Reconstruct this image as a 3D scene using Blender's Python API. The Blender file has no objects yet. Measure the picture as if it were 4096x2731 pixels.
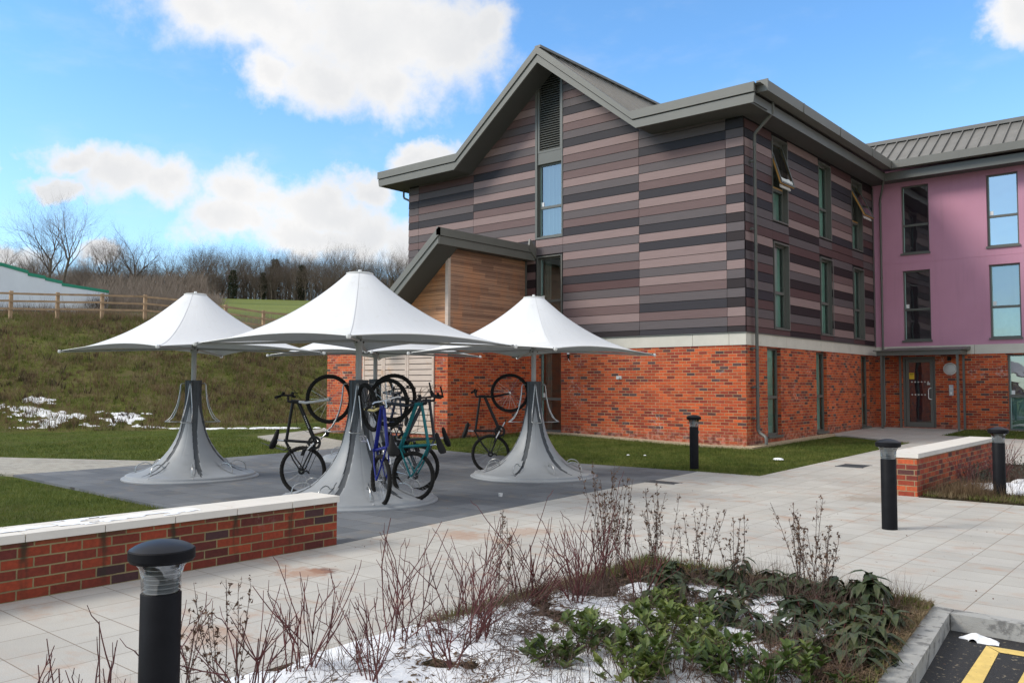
import bpy, bmesh, math, random
import numpy as np
from mathutils import Vector, Matrix, noise as mnoise
from mathutils.geometry import tessellate_polygon

random.seed(7); rng = np.random.default_rng(7)
D = bpy.data; SC = bpy.context.scene; R = math.radians

# ------------------------------------------------------------------ camera
cd = D.cameras.new('camera'); cam = D.objects.new('camera', cd); SC.collection.objects.link(cam)
YAW, PIT, ROL, FPX = -0.7042254629, 0.0516001498, 0.0023428491, 3401.9625
cam.location = (8.87889, -19.06077, 1.55)
cd.sensor_width = 36.0; cd.lens = 36.0 * FPX / 4096.0; cd.clip_end = 3000; cd.clip_start = 0.05
F_ = Vector((math.sin(YAW) * math.cos(PIT), math.cos(YAW) * math.cos(PIT), math.sin(PIT)))
R0 = Vector((math.cos(YAW), -math.sin(YAW), 0)); U0 = R0.cross(F_)
R_ = math.cos(ROL) * R0 + math.sin(ROL) * U0; U_ = math.cos(ROL) * U0 - math.sin(ROL) * R0
cam.matrix_world = Matrix(((R_.x, U_.x, -F_.x, 8.87889), (R_.y, U_.y, -F_.y, -19.06077), (R_.z, U_.z, -F_.z, 1.55), (0, 0, 0, 1)))
SC.camera = cam
SC.render.resolution_x = 1024; SC.render.resolution_y = 682

# ------------------------------------------------------------------ light
SUN_DIR = Vector((-0.55, -0.70, 0.68)).normalized()
sun_el = math.asin(SUN_DIR.z); sun_az = math.atan2(SUN_DIR.x, SUN_DIR.y)
ld = D.lights.new('sun', 'SUN'); ld.energy = 1.5; ld.angle = R(18); ld.color = (1.0, 0.93, 0.83)
sun = D.objects.new('sun', ld); SC.collection.objects.link(sun)
sun.rotation_euler = SUN_DIR.to_track_quat('Z', 'Y').to_euler()
SC.view_settings.view_transform = 'Standard'; SC.view_settings.look = 'None'
SC.view_settings.exposure = 0.85; SC.view_settings.gamma = 1.0
SC.cycles.use_denoising = True
SC.cycles.max_bounces = 6; SC.cycles.transparent_max_bounces = 12

class NT:
    def __init__(s, nt): s.t = nt; nt.nodes.clear()
    def n(s, typ, props=None, **ins):
        nd = s.t.nodes.new(typ)
        for k, v in (props or {}).items(): setattr(nd, k, v)
        for k, v in ins.items():
            key = int(k[1:]) if k[0] == 'i' and k[1:].isdigit() else k.replace('_', ' ')
            sk = nd.inputs[key]
            if isinstance(v, bpy.types.NodeSocket): s.t.links.new(v, sk)
            elif v is not None: sk.default_value = v
        return nd
    def m(s, op, a, b=None, c=None, clamp=False):
        nd = s.t.nodes.new('ShaderNodeMath'); nd.operation = op; nd.use_clamp = clamp
        for i, v in enumerate((a, b, c)):
            if v is None: continue
            if isinstance(v, bpy.types.NodeSocket): s.t.links.new(v, nd.inputs[i])
            else: nd.inputs[i].default_value = v
        return nd.outputs[0]
    def v(s, op, a, b=None):
        nd = s.t.nodes.new('ShaderNodeVectorMath'); nd.operation = op
        for i, v in enumerate((a, b)):
            if v is None: continue
            if isinstance(v, bpy.types.NodeSocket): s.t.links.new(v, nd.inputs[i])
            else: nd.inputs[i].default_value = v
        return nd.outputs['Value'] if op in ('LENGTH', 'DOT_PRODUCT', 'DISTANCE') else nd.outputs[0]
    def mix(s, f, a, b, blend='MIX'):
        nd = s.t.nodes.new('ShaderNodeMix'); nd.data_type = 'RGBA'; nd.blend_type = blend
        for i, v in ((0, f), (6, a), (7, b)):
            if isinstance(v, bpy.types.NodeSocket): s.t.links.new(v, nd.inputs[i])
            else: nd.inputs[i].default_value = (*v, 1) if (i > 0 and len(v) == 3) else v
        return nd.outputs[2]
    def ramp(s, f, stops, interp='LINEAR'):
        nd = s.t.nodes.new('ShaderNodeValToRGB'); cr = nd.color_ramp; cr.interpolation = interp
        while len(cr.elements) > 1: cr.elements.remove(cr.elements[0])
        for i, (p, c) in enumerate(stops):
            e = cr.elements[0] if i == 0 else cr.elements.new(p)
            e.position = p; e.color = (*c, 1) if len(c) == 3 else c
        s.t.links.new(f, nd.inputs[0]); return nd.outputs[0]
    def smooth(s, x, a, b):
        nd = s.t.nodes.new('ShaderNodeMapRange'); nd.interpolation_type = 'SMOOTHSTEP'
        s.t.links.new(x, nd.inputs[0]); nd.inputs[1].default_value = a; nd.inputs[2].default_value = b
        return nd.outputs[0]
    def noise(s, vec, scale, detail=4, rough=0.55, dist=0.0, dims='3D'):
        nd = s.n('ShaderNodeTexNoise', {'noise_dimensions': dims}, Vector=vec, Scale=scale, Detail=detail, Roughness=rough, Distortion=dist)
        return nd.outputs[0]

# ------------------------------------------------------------------ sky with cumulus (laid out by compass direction and height)
W = D.worlds.new('World'); SC.world = W; W.use_nodes = True
w = NT(W.node_tree)
sky = w.n('ShaderNodeTexSky', {'sky_type': 'NISHITA', 'sun_disc': False, 'sun_elevation': sun_el, 'sun_rotation': sun_az,
                               'air_density': 1.0, 'dust_density': 0.35, 'ozone_density': 2.2, 'altitude': 100})
tc = w.n('ShaderNodeTexCoord').outputs['Generated']
sep = w.n('ShaderNodeSeparateXYZ', None, Vector=tc)
az = w.m('MULTIPLY', w.m('ARCTAN2', sep.outputs[0], sep.outputs[1]), 57.2958)
el = w.m('MULTIPLY', w.m('ARCSINE', sep.outputs[2]), 57.2958)
wob1 = w.m('SUBTRACT', w.noise(tc, 9.0, 6, 0.62), 0.5); wob2 = w.m('SUBTRACT', w.noise(w.v('ADD', tc, (3.1, 1.7, 5.2)), 9.0, 6, 0.62), 0.5)
azw = w.m('MULTIPLY_ADD', wob1, 7.0, az); elw = w.m('MULTIPLY_ADD', wob2, 5.5, el)
P = w.n('ShaderNodeCombineXYZ', None, X=azw, Y=elw).outputs[0]
CLOUDS = [(-57.0,23.2,7.6,3.2),(-49.5,22.6,7.9,4.6),(-44.6,22.2,4.2,3.6),(-42.6,23.2,2.6,2.2),(-60.8,22.9,3.2,1.7),(-52.5,19.9,4.4,2.4),(-48.3,19.6,3.4,2.4),
 (-57.2,19.7,2.4,1.8),(-68.3,13.4,2.6,1.2),(-65.2,12.7,3.4,1.9),(-62.2,12.3,2.8,1.9),(-58.4,10.6,3.2,1.6),
 (-57.6,12.4,2.8,2.0),(-53.6,11.8,3.6,2.0),(-54.0,9.8,3.8,1.5),(-50.9,10.2,2.8,2.6),(-50.6,13.0,2.0,1.6),(-68.6,11.6,2.0,0.8),
 (-47.9,9.0,2.8,2.2),(-46.4,15.2,2.4,1.1),(-71.5,7.4,2.4,0.9),(-66.4,7.8,1.8,0.6),(-72.6,12.6,1.4,0.7),(-9.2,20.4,1.8,1.9),
 (-43.0,7.0,5.0,2.0),(-30.0,6.0,5.0,1.4)]
acc = None
for (a, e, ra, re) in CLOUDS:
    d = w.v('LENGTH', w.v('MULTIPLY', w.v('SUBTRACT', P, (a, e, 0)), (0.92 / ra, 0.92 / re, 0)))
    f = w.m('SUBTRACT', 1.0, d)
    acc = f if acc is None else w.m('SMOOTH_MAX', acc, f, 0.14)
fine = w.noise(tc, 19.0, 9, 0.62)
fld = w.m('ADD', acc, w.m('MULTIPLY', w.m('SUBTRACT', fine, 0.5), 1.25))
front = w.smooth(fld, -0.24, 0.60)
# broken cumulus over the rest of the sky (overhead and behind)
inview = w.smooth(w.v('LENGTH', w.v('MULTIPLY', w.v('SUBTRACT', w.n('ShaderNodeCombineXYZ', None, X=az, Y=el).outputs[0], (-40, 8, 0)), (1 / 45.0, 1 / 24.0, 0))), 0.95, 1.3)
gap = w.smooth(w.v('LENGTH', w.v('MULTIPLY', w.v('SUBTRACT', w.n('ShaderNodeCombineXYZ', None, X=az, Y=el).outputs[0], (-157, 11, 0)), (1 / 38.0, 1 / 17.0, 0))), 0.55, 1.15)
rest = w.m('MULTIPLY', w.m('MAXIMUM', gap, 0.38), w.smooth(w.noise(w.v('MULTIPLY', tc, (1, 1, 1.6)), 2.3, 6, 0.6), 0.34, 0.52))
rest = w.m('MULTIPLY', rest, inview)
thin = w.m('ADD', w.m('MULTIPLY', w.smooth(w.noise(w.v('MULTIPLY', tc, (1, 1, 2.5)), 6.0, 5, 0.6), 0.50, 0.85), 0.25), w.m('MULTIPLY', w.m('SUBTRACT', 1.0, w.smooth(el, 0.0, 22.0)), 0.30))
mask = w.m('MAXIMUM', w.m('MAXIMUM', front, rest), thin, clamp=True)
core = w.smooth(fld, 0.1, 1.0)
shade = w.ramp(w.m('ADD', w.m('MULTIPLY', w.noise(w.v('ADD', tc, (0.0, 0.0, 0.03)), 5.0, 3, 0.5), 0.75), w.m('MULTIPLY', core, 0.25)), [(0.34, (1.0, 1.0, 1.0)), (0.68, (0.80, 0.82, 0.85))])
STR = 0.10
blue = w.mix(1.0, sky.outputs[0], (0.90, 1.28, 1.50), 'MULTIPLY')
cl = w.mix(1.0, shade, (5.5, 5.45, 5.4), 'MULTIPLY')
bg = w.n('ShaderNodeBackground', None, Color=w.mix(mask, blue, cl), Strength=STR)
w.n('ShaderNodeOutputWorld', None, Surface=bg.outputs[0])

# ------------------------------------------------------------------ helpers
def link(o): SC.collection.objects.link(o); return o
def tag(o, label=None, cat=None, group=None, kind=None):
    if label: o['label'] = label
    if cat: o['category'] = cat
    if group: o['group'] = group
    if kind: o['kind'] = kind
    return o
def empty(name, loc=(0, 0, 0), rz=0.0, label=None, cat=None, group=None):
    o = D.objects.new(name, None); o.empty_display_size = 0.2; link(o); o.location = loc; o.rotation_euler = (0, 0, rz)
    return tag(o, label, cat, group)
def copy_tree(o, parent=None):
    c = o.copy(); link(c)
    if parent: c.parent = parent
    for ch in list(o.children): copy_tree(ch, c)
    return c

class MB:
    def __init__(s): s.v = []; s.f = []; s.m = []; s.uv = []
    def quad(s, pts, mi=0, uv=None):
        b = len(s.v); s.v += [tuple(p) for p in pts]; s.f.append(tuple(range(b, b + len(pts)))); s.m.append(mi)
        s.uv += list(uv) if uv else [(0, 0)] * len(pts); return s
    def wq(s, o, u, v, u0, u1, v0, v1, mi=0):      # metric-uv rectangle on a plane
        o, u, v = Vector(o), Vector(u), Vector(v)
        return s.quad([o + u * a + v * b for a, b in ((u0, v0), (u1, v0), (u1, v1), (u0, v1))], mi, [(u0, v0), (u1, v0), (u1, v1), (u0, v1)])
    def box(s, x0, x1, y0, y1, z0, z1, mi=0, M=None):
        P = [Vector(p) for p in ((x0,y0,z0),(x1,y0,z0),(x1,y1,z0),(x0,y1,z0),(x0,y0,z1),(x1,y0,z1),(x1,y1,z1),(x0,y1,z1))]
        for idx, ua, va in (((0,1,5,4),0,2),((2,3,7,6),0,2),((1,2,6,5),1,2),((3,0,4,7),1,2),((4,5,6,7),0,1),((3,2,1,0),0,1)):
            pts = [P[i] for i in idx]; uv = [(p[ua], p[va]) for p in pts]
            s.quad([M @ p for p in pts] if M else pts, mi, uv)
        return s
    def prism(s, poly, a, b, mi=0, axis='y'):       # poly in (x,z) extruded along y, etc.
        mk = {'y': lambda p, t: (p[0], t, p[1]), 'x': lambda p, t: (t, p[0], p[1]), 'z': lambda p, t: (p[0], p[1], t)}[axis]
        n = len(poly)
        for t in (a, b): s.quad([mk(p, t) for p in (poly if t == a else poly[::-1])], mi, [(p[0], p[1]) for p in (poly if t == a else poly[::-1])])
        for i in range(n):
            p, q = poly[i], poly[(i + 1) % n]
            L = math.hypot(q[0] - p[0], q[1] - p[1])
            s.quad([mk(p, a), mk(p, b), mk(q, b), mk(q, a)], mi, [(0, a), (0, b), (L, b), (L, a)])
        return s
    def tube(s, pts, rad, n=8, mi=0, closed=False, caps=True):
        pts = [Vector(p) for p in pts]; N = len(pts); rad = rad if hasattr(rad, '__len__') else [rad] * N
        t0 = (pts[1] - pts[0]).normalized(); up = Vector((0, 0, 1)) if abs(t0.z) < 0.9 else Vector((1, 0, 0))
        nx = t0.cross(up).normalized(); base = len(s.v)
        for i, p in enumerate(pts):
            if closed: t = (pts[(i + 1) % N] - pts[i - 1])
            else: t = pts[min(i + 1, N - 1)] - pts[max(i - 1, 0)]
            t = t.normalized() if t.length > 1e-9 else t0
            nx = (nx - t * nx.dot(t)); nx = nx.normalized() if nx.length > 1e-6 else t.orthogonal().normalized()
            ny = t.cross(nx)
            for k in range(n):
                a = 2 * math.pi * k / n; s.v.append(tuple(p + (nx * math.cos(a) + ny * math.sin(a)) * rad[i]))
        rings = N if closed else N - 1
        for i in range(rings):
            for k in range(n):
                a = base + i * n + k; b = base + i * n + (k + 1) % n; j = (i + 1) % N
                s.f.append((a, b, base + j * n + (k + 1) % n, base + j * n + k)); s.m.append(mi); s.uv += [(0, 0)] * 4
        if caps and not closed and n > 2:
            s.f.append(tuple(base + k for k in range(n))[::-1]); s.m.append(mi); s.uv += [(0, 0)] * n
            s.f.append(tuple(base + (N - 1) * n + k for k in range(n))); s.m.append(mi); s.uv += [(0, 0)] * n
        return s
    def lathe(s, prof, n=32, c=(0, 0, 0), mi=0, M=None):
        base = len(s.v); c = Vector(c)
        for r, z in prof:
            for k in range(n):
                a = 2 * math.pi * k / n; p = Vector((r * math.cos(a), r * math.sin(a), z))
                s.v.append(tuple((M @ p if M else p) + c))
        for i in range(len(prof) - 1):
            for k in range(n):
                a = base + i * n + k; b = base + i * n + (k + 1) % n
                s.f.append((a, b, b + n, a + n)); s.m.append(mi); s.uv += [(0, 0)] * 4
        return s
    def build(s, name, mats, parent=None, smooth=False, bevel=0, M=None):
        me = D.meshes.new(name); me.from_pydata(s.v, [], s.f)
        mats = mats if isinstance(mats, (list, tuple)) else [mats]
        for m in mats: me.materials.append(m)
        me.polygons.foreach_set('material_index', s.m)
        ul = me.uv_layers.new(name='UVMap'); ul.data.foreach_set('uv', np.array(s.uv, dtype=np.float32).ravel())
        if smooth is True: me.polygons.foreach_set('use_smooth', [True] * len(s.f))
        me.update()
        if smooth == 'auto':
            me.polygons.foreach_set('use_smooth', [True] * len(s.f))
            try: me.set_sharp_from_angle(angle=R(40))
            except Exception: pass
        o = D.objects.new(name, me); link(o)
        if M is not None: me.transform(M)
        if parent: o.parent = parent
        if bevel:
            b = o.modifiers.new('bevel', 'BEVEL'); b.width = bevel; b.segments = 2; b.limit_method = 'ANGLE'; b.angle_limit = R(40)
        return o

def np_mesh(name, verts, faces_n, mats, parent=None, mi=None, k=3):
    """verts (N,3), every k consecutive verts is one face"""
    me = D.meshes.new(name); N = len(verts)
    me.vertices.add(N); me.vertices.foreach_set('co', np.asarray(verts, dtype=np.float32).ravel())
    nf = N // k; me.loops.add(N); me.loops.foreach_set('vertex_index', np.arange(N, dtype=np.int32))
    me.polygons.add(nf); me.polygons.foreach_set('loop_start', np.arange(0, N, k, dtype=np.int32))
    for m in (mats if isinstance(mats, (list, tuple)) else [mats]): me.materials.append(m)
    if mi is not None: me.polygons.foreach_set('material_index', np.asarray(mi, dtype=np.int32))
    me.update(calc_edges=True); me.validate()
    o = D.objects.new(name, me); link(o)
    if parent: o.parent = parent
    return o

# ------------------------------------------------------------------ materials
def mat(name, col=(0.5, 0.5, 0.5), rough=0.6, metal=0.0, spec=0.5, build=None, bump=None):
    m = D.materials.new(name); m.use_nodes = True; t = NT(m.node_tree)
    b = t.n('ShaderNodeBsdfPrincipled', None, Roughness=rough, Metallic=metal)
    b.inputs['Specular IOR Level'].default_value = spec
    b.inputs['Base Color'].default_value = (*col, 1)
    t.n('ShaderNodeOutputMaterial', None, Surface=b.outputs[0])
    if build: build(t, b)
    return m
def objco(t): return t.n('ShaderNodeTexCoord').outputs['Object']
def geoco(t): return t.n('ShaderNodeNewGeometry').outputs['Position']
def setc(t, b, sock, key='Base Color'): t.t.links.new(sock, b.inputs[key])
def bump(t, b, h, strength=0.4, dist=0.01):
    n = t.n('ShaderNodeBump', None, Height=h, Strength=strength, Distance=dist); t.t.links.new(n.outputs[0], b.inputs['Normal'])
def varied(c, amt=0.12, scale=6.0, bstr=0.0, bscale=60, stretch=(1, 1, 1), dirt=None):
    def f(t, b):
        p = geoco(t); n = t.noise(t.v('MULTIPLY', p, stretch), scale, 5, 0.6)
        lo = tuple(x * (1 - amt) for x in c); hi = tuple(min(1, x * (1 + amt)) for x in c)
        col = t.ramp(n, [(0.3, lo), (0.7, hi)])
        if dirt:
            dn = t.smooth(t.noise(p, dirt[1], 6, 0.65), dirt[2], dirt[3]); col = t.mix(t.m('MULTIPLY', dn, dirt[4]), col, dirt[0])
        setc(t, b, col)
        if bstr: bump(t, b, t.noise(t.v('MULTIPLY', p, stretch), bscale, 4), bstr)
    return f
def brick_fn(palette, mortar, efflo=0.5, soot=False, width=0.225):
    def f(t, b):
        uv = t.n('ShaderNodeUVMap').outputs[0]; s = t.n('ShaderNodeSeparateXYZ', None, Vector=uv)
        p = geoco(t)
        wob = t.m('MULTIPLY', t.m('SUBTRACT', t.noise(p, 9.0, 3), 0.5), 0.006)
        u = t.m('ADD', s.outputs[0], wob); v = t.m('ADD', s.outputs[1], wob)
        rv = t.m('DIVIDE', v, 0.075); row = t.m('FLOOR', rv)
        off = t.m('MULTIPLY', t.m('MODULO', t.m('ADD', row, 1000), 2.0), 0.5)
        cu = t.m('ADD', t.m('DIVIDE', u, width), off); col_ = t.m('FLOOR', cu)
        fu = t.m('SUBTRACT', cu, col_); fv = t.m('SUBTRACT', rv, row)
        eu = t.m('MULTIPLY', t.m('MINIMUM', fu, t.m('SUBTRACT', 1.0, fu)), width); ev = t.m('MULTIPLY', t.m('MINIMUM', fv, t.m('SUBTRACT', 1.0, fv)), 0.075)
        edge = t.m('ADD', t.m('MINIMUM', eu, ev), t.m('MULTIPLY', t.m('SUBTRACT', t.noise(p, 60, 3), 0.5), 0.0035))
        inb = t.smooth(edge, 0.0042, 0.0070)
        idv = t.n('ShaderNodeCombineXYZ', None, X=col_, Y=row).outputs[0]
        wn = t.n('ShaderNodeTexWhiteNoise', {'noise_dimensions': '2D'}, Vector=idv)
        bc = t.ramp(wn.outputs[0], palette, 'CONSTANT')
        bc = t.mix(0.45, bc, t.mix(1.0, bc, t.ramp(t.noise(p, 28, 5), [(0.25, (0.45, 0.45, 0.45)), (0.75, (1.5, 1.45, 1.4))]), 'MULTIPLY'))
        wn2 = t.n('ShaderNodeTexWhiteNoise', {'noise_dimensions': '2D'}, Vector=t.v('ADD', idv, (17.3, 5.1, 0)))
        bc = t.mix(1.0, bc, t.ramp(wn2.outputs[0], [(0, (0.80, 0.80, 0.80)), (1, (1.15, 1.15, 1.15))]), 'MULTIPLY')
        mo = t.mix(t.smooth(t.noise(p, 3.0, 4), 0.35, 0.65), mortar, tuple(x * 0.68 for x in mortar))
        c = t.mix(inb, mo, bc)
        if efflo:
            e = t.m('MULTIPLY', t.smooth(t.noise(p, 1.1, 3), 0.56, 0.72), t.smooth(t.noise(p, 13, 5, 0.7), 0.50, 0.64))
            c = t.mix(t.m('MULTIPLY', e, efflo), c, (0.62, 0.56, 0.54))
        qz = t.n('ShaderNodeSeparateXYZ', None, Vector=p).outputs[2]
        damp = t.m('SUBTRACT', 1.0, t.smooth(t.m('ADD', qz, t.m('MULTIPLY', t.noise(p, 3.5, 4), -0.35)), 0.10, 0.32))
        if efflo > .4: c = t.mix(t.m('MULTIPLY', damp, 0.45), c, t.mix(t.smooth(t.noise(p, 9, 4), .45, .6), (0.10, 0.035, 0.022), (0.40, 0.25, 0.20)))
        if soot:
            q = t.n('ShaderNodeSeparateXYZ', None, Vector=p)
            # green-black runs under each coping joint (joints every 0.57 m along y)
            ph = t.m('ABSOLUTE', t.m('SUBTRACT', t.m('FRACT', t.m('ADD', t.m('DIVIDE', t.m('ADD', q.outputs[1], 14.328), 0.57), 0.5)), 0.5))
            run = t.m('SUBTRACT', 1.0, t.smooth(t.m('ADD', ph, t.m('MULTIPLY', t.noise(p, 14, 4), 0.05)), 0.03, 0.105))
            run = t.m('MULTIPLY', run, t.smooth(t.m('ADD', q.outputs[2], t.m('MULTIPLY', t.noise(p, 5, 3), 0.25)), 0.02, 0.50))
            run = t.m('MULTIPLY', run, t.smooth(t.noise(t.v('MULTIPLY', p, (9, 9, 1.4)), 2.2, 4), 0.30, 0.55))
            c = t.mix(t.m('MULTIPLY', run, 0.85), c, (0.016, 0.020, 0.008))
            top = t.smooth(t.m('ADD', q.outputs[2], t.m('MULTIPLY', t.noise(p, 7, 3), 0.05)), 0.40, 0.45)
            c = t.mix(t.m('MULTIPLY', top, 0.5), c, (0.10, 0.09, 0.035))
        setc(t, b, c); b.inputs['Roughness'].default_value = 0.85
        bump(t, b, t.m('ADD', t.m('MULTIPLY', inb, 0.8), t.m('MULTIPLY', t.noise(p, 90, 4), 0.35)), 0.55, 0.006)
    return f
RED = [(0.0, (0.56, 0.098, 0.026)), (0.28, (0.45, 0.068, 0.022)), (0.48, (0.32, 0.042, 0.019)), (0.63, (0.25, 0.033, 0.019)), (0.76, (0.52, 0.085, 0.024)), (0.915, (0.095, 0.045, 0.047)), (0.96, (0.13, 0.038, 0.034))]
M = {}
M['brick'] = mat('brick', build=brick_fn(RED, (0.46, 0.32, 0.17)))
M['brick_wall'] = mat('brick_low_wall', build=brick_fn([(0.0, (0.255, 0.040, 0.014)), (0.30, (0.165, 0.026, 0.013)), (0.58, (0.110, 0.020, 0.015)), (0.84, (0.22, 0.034, 0.013)), (0.93, (0.050, 0.020, 0.022))], (0.25, 0.20, 0.10), 0.15, True))
M['brick_wall2'] = mat('brick_garden_wall', build=brick_fn([(0.0, (0.44, 0.085, 0.028)), (0.35, (0.32, 0.050, 0.022)), (0.66, (0.20, 0.034, 0.022)), (0.92, (0.10, 0.032, 0.030))], (0.36, 0.27, 0.15), 0.2))
GREY = (0.118, 0.120, 0.108)
M['metal'] = mat('grey_coated_metal', GREY, 0.42, build=varied(GREY, 0.06, 1.5))
M['fascia'] = mat('grey_fascia', (0.155, 0.155, 0.140), 0.5, build=varied((0.155, 0.155, 0.140), 0.06, 1.2, dirt=((0.26, 0.25, 0.22), 3.0, 0.60, 0.75, 0.25)))
M['roofsheet'] = mat('standing_seam_roof', (0.17, 0.165, 0.155), 0.45, build=varied((0.17, 0.165, 0.155), 0.10, 2.0, dirt=((0.33, 0.31, 0.29), 1.6, 0.55, 0.8, 0.4)))
M['soffit'] = mat('soffit', (0.085, 0.085, 0.080), 0.7)
M['band'] = mat('cast_stone_band', (0.60, 0.57, 0.50), 0.8, build=varied((0.60, 0.57, 0.50), 0.06, 2.5, 0.05, dirt=((0.42, 0.38, 0.30), 2.0, 0.55, 0.8, 0.4)))
M['coping'] = mat('cast_stone_coping', (0.66, 0.63, 0.58), 0.8, build=varied((0.66, 0.63, 0.58), 0.05, 4, 0.08, dirt=((0.48, 0.26, 0.15), 2.6, 0.60, 0.72, 0.45)))
M['render'] = mat('mauve_render', (0.47, 0.235, 0.33), 0.85, build=lambda t, b: (setc(t, b, t.mix(t.m('MULTIPLY', t.smooth(t.noise(t.v('MULTIPLY', geoco(t), (5, 5, .35)), 1.5, 5, .6), .5, .75), .22), t.ramp(t.noise(geoco(t), .8, 5), [(.3, (0.52, 0.255, 0.355)), (.7, (0.57, 0.29, 0.40))]), (0.36, 0.20, 0.25))), bump(t, b, t.noise(geoco(t), 200, 3), .15)))
PL = {'L': (0.262, 0.186, 0.178), 'M': (0.150, 0.097, 0.095), 'G': (0.110, 0.092, 0.096), 'D': (0.034, 0.031, 0.038), 'd': (0.024, 0.017, 0.019), 'm': (0.095, 0.052, 0.052), 'g': (0.078, 0.060, 0.064)}
PK = list(PL)
for k, c in PL.items():
    M['plank' + k] = mat('plank_' + {'L':'pale','M':'mauve','G':'grey','D':'slate','d':'black_brown','m':'deep_mauve','g':'deep_grey'}[k], c, 0.6, 0.0, 0.22, build=varied(c, 0.07, 2.2, 0.04, 160, (1, 1, 12)))
M['black'] = mat('black_gap', (0.008, 0.008, 0.009), 0.9)
def timber_fn(light, dark, axis, board=0.125, streak=0.6):
    def f(t, b):
        p = geoco(t); s = t.n('ShaderNodeSeparateXYZ', None, Vector=p)
        idx = t.m('FLOOR', t.m('DIVIDE', s.outputs[2], board)); h = s.outputs[0] if axis == 'x' else s.outputs[1]
        seg = t.m('FLOOR', t.m('ADD', t.m('DIVIDE', h, 1.35), t.m('MULTIPLY', idx, 0.37)))
        wn = t.n('ShaderNodeTexWhiteNoise', {'noise_dimensions': '2D'}, Vector=t.n('ShaderNodeCombineXYZ', None, X=idx, Y=seg).outputs[0])
        st = (1.2, 1.2, 22)
        g = t.noise(t.v('MULTIPLY', p, st), 3.0, 6, 0.6, 0.6)
        c = t.mix(g, dark, light)
        c = t.mix(1.0, c, t.ramp(wn.outputs[0], [(0, (0.70, 0.66, 0.66)), (0.5, (1, 1, 1)), (1, (1.28, 1.2, 1.1))]), 'MULTIPLY')
        stn = t.smooth(t.noise(t.v('MULTIPLY', p, (1, 1, 0.45)), 2.4, 5, 0.6), 0.45, 0.68)
        c = t.mix(t.m('MULTIPLY', stn, streak), c, tuple(x * y for x, y in zip(light, (1.35, 0.85, 0.45))))
        setc(t, b, c); bump(t, b, g, 0.25)
    return f
M['cedarR'] = mat('cedar_boards_brown', build=timber_fn((0.50, 0.295, 0.195), (0.31, 0.172, 0.118), 'y', streak=0.30))
M['cedarF'] = mat('cedar_boards_orange', build=timber_fn((0.52, 0.28, 0.150), (0.27, 0.125, 0.058), 'x', streak=0.55))
M['cedarpale'] = mat('cedar_weathered', (0.60, 0.49, 0.42), 0.8, build=varied((0.60, 0.49, 0.42), 0.12, 3, 0.15, 30, (1, 1, 14), dirt=((0.52, 0.27, 0.11), 1.7, 0.50, 0.72, 0.6)))
M['wood'] = mat('fence_softwood', (0.42, 0.30, 0.19), 0.85, build=varied((0.42, 0.29, 0.18), 0.25, 3, 0.2, 30))
M['sashwood'] = mat('pine_sash', (0.55, 0.30, 0.08), 0.5)
M['white'] = mat('white_paint', (0.75, 0.75, 0.74), 0.5)
M['curtain'] = mat('curtain', (0.55, 0.56, 0.52), 0.9)
M['blind'] = mat('green_blind_fill', (0.40, 0.52, 0.48), 0.8, build=varied((0.40, 0.52, 0.48), .35, 1.2, 0, 60, (1, 1, .6)))  # blinds, and the teal panels added to lighten the side windows
M['room'] = mat('room_wall', (0.55, 0.56, 0.52), 0.9)
M['roomdark'] = mat('room_dark', (0.05, 0.05, 0.05), 0.9)
def glass_fn(tint, base=0.10):
    m = D.materials.new('window_glass'); m.use_nodes = True; t = NT(m.node_tree)
    fr = t.n('ShaderNodeFresnel', None, IOR=1.5).outputs[0]
    g = t.n('ShaderNodeBsdfGlossy', None, Color=(0.88, 0.95, 0.98, 1), Roughness=0.015)
    wob = t.n('ShaderNodeBump', None, Height=t.noise(geoco(t), 1.1, 2), Strength=0.25, Distance=0.02); t.t.links.new(wob.outputs[0], g.inputs['Normal'])
    tr = t.n('ShaderNodeBsdfTransparent', None, Color=(*tint, 1))
    mx = t.n('ShaderNodeMixShader', None, i0=t.m('MULTIPLY_ADD', fr, 1.1, base, clamp=True), i1=tr.outputs[0], i2=g.outputs[0])
    t.n('ShaderNodeOutputMaterial', None, Surface=mx.outputs[0]); return m
M['glass'] = glass_fn((0.66, 0.78, 0.74), 0.20); M['glassdark'] = glass_fn((0.30, 0.36, 0.36), 0.16); M['glasssky'] = glass_fn((0.35, 0.42, 0.42), 0.42); M['glassside'] = glass_fn((0.72, 0.88, 0.82), 0.03)
M['rim'] = mat('glass_edge_seal', (0.35, 0.55, 0.50), 0.4)
def canopy_fn(t, b):
    p = objco(t); s = t.n('ShaderNodeSeparateXYZ', None, Vector=p)
    ang = t.m('ARCTAN2', s.outputs[1], s.outputs[0]); r_ = t.v('LENGTH', t.v('MULTIPLY', p, (1, 1, 0)))
    q = t.n('ShaderNodeCombineXYZ', None, X=t.m('MULTIPLY', ang, 7.0), Y=t.m('MULTIPLY', r_, 0.9)).outputs[0]
    st = t.noise(q, 1.6, 5, 0.6); c = t.ramp(st, [(0.30, (0.685, 0.70, 0.72)), (0.55, (0.695, 0.71, 0.73)), (0.75, (0.705, 0.72, 0.74))])
    c = t.mix(t.m('MULTIPLY', t.smooth(t.noise(p, 4.0, 6, 0.7), 0.56, 0.74), 0.22), c, (0.44, 0.42, 0.36))
    setc(t, b, c); bump(t, b, t.noise(q, 2.6, 3), 0.10, 0.02)
M['canopy'] = mat('white_tensile_membrane', (0.63, 0.65, 0.68), 0.62, build=canopy_fn)
M['seam'] = mat('canopy_seam', (0.60, 0.61, 0.625), 0.7)
M['tipcap'] = mat('white_plastic', (0.7, 0.7, 0.68), 0.35)
M['pole'] = mat('painted_steel_pole', (0.40, 0.40, 0.40), 0.4, build=varied((0.40, 0.40, 0.40), 0.05, 2))
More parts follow.
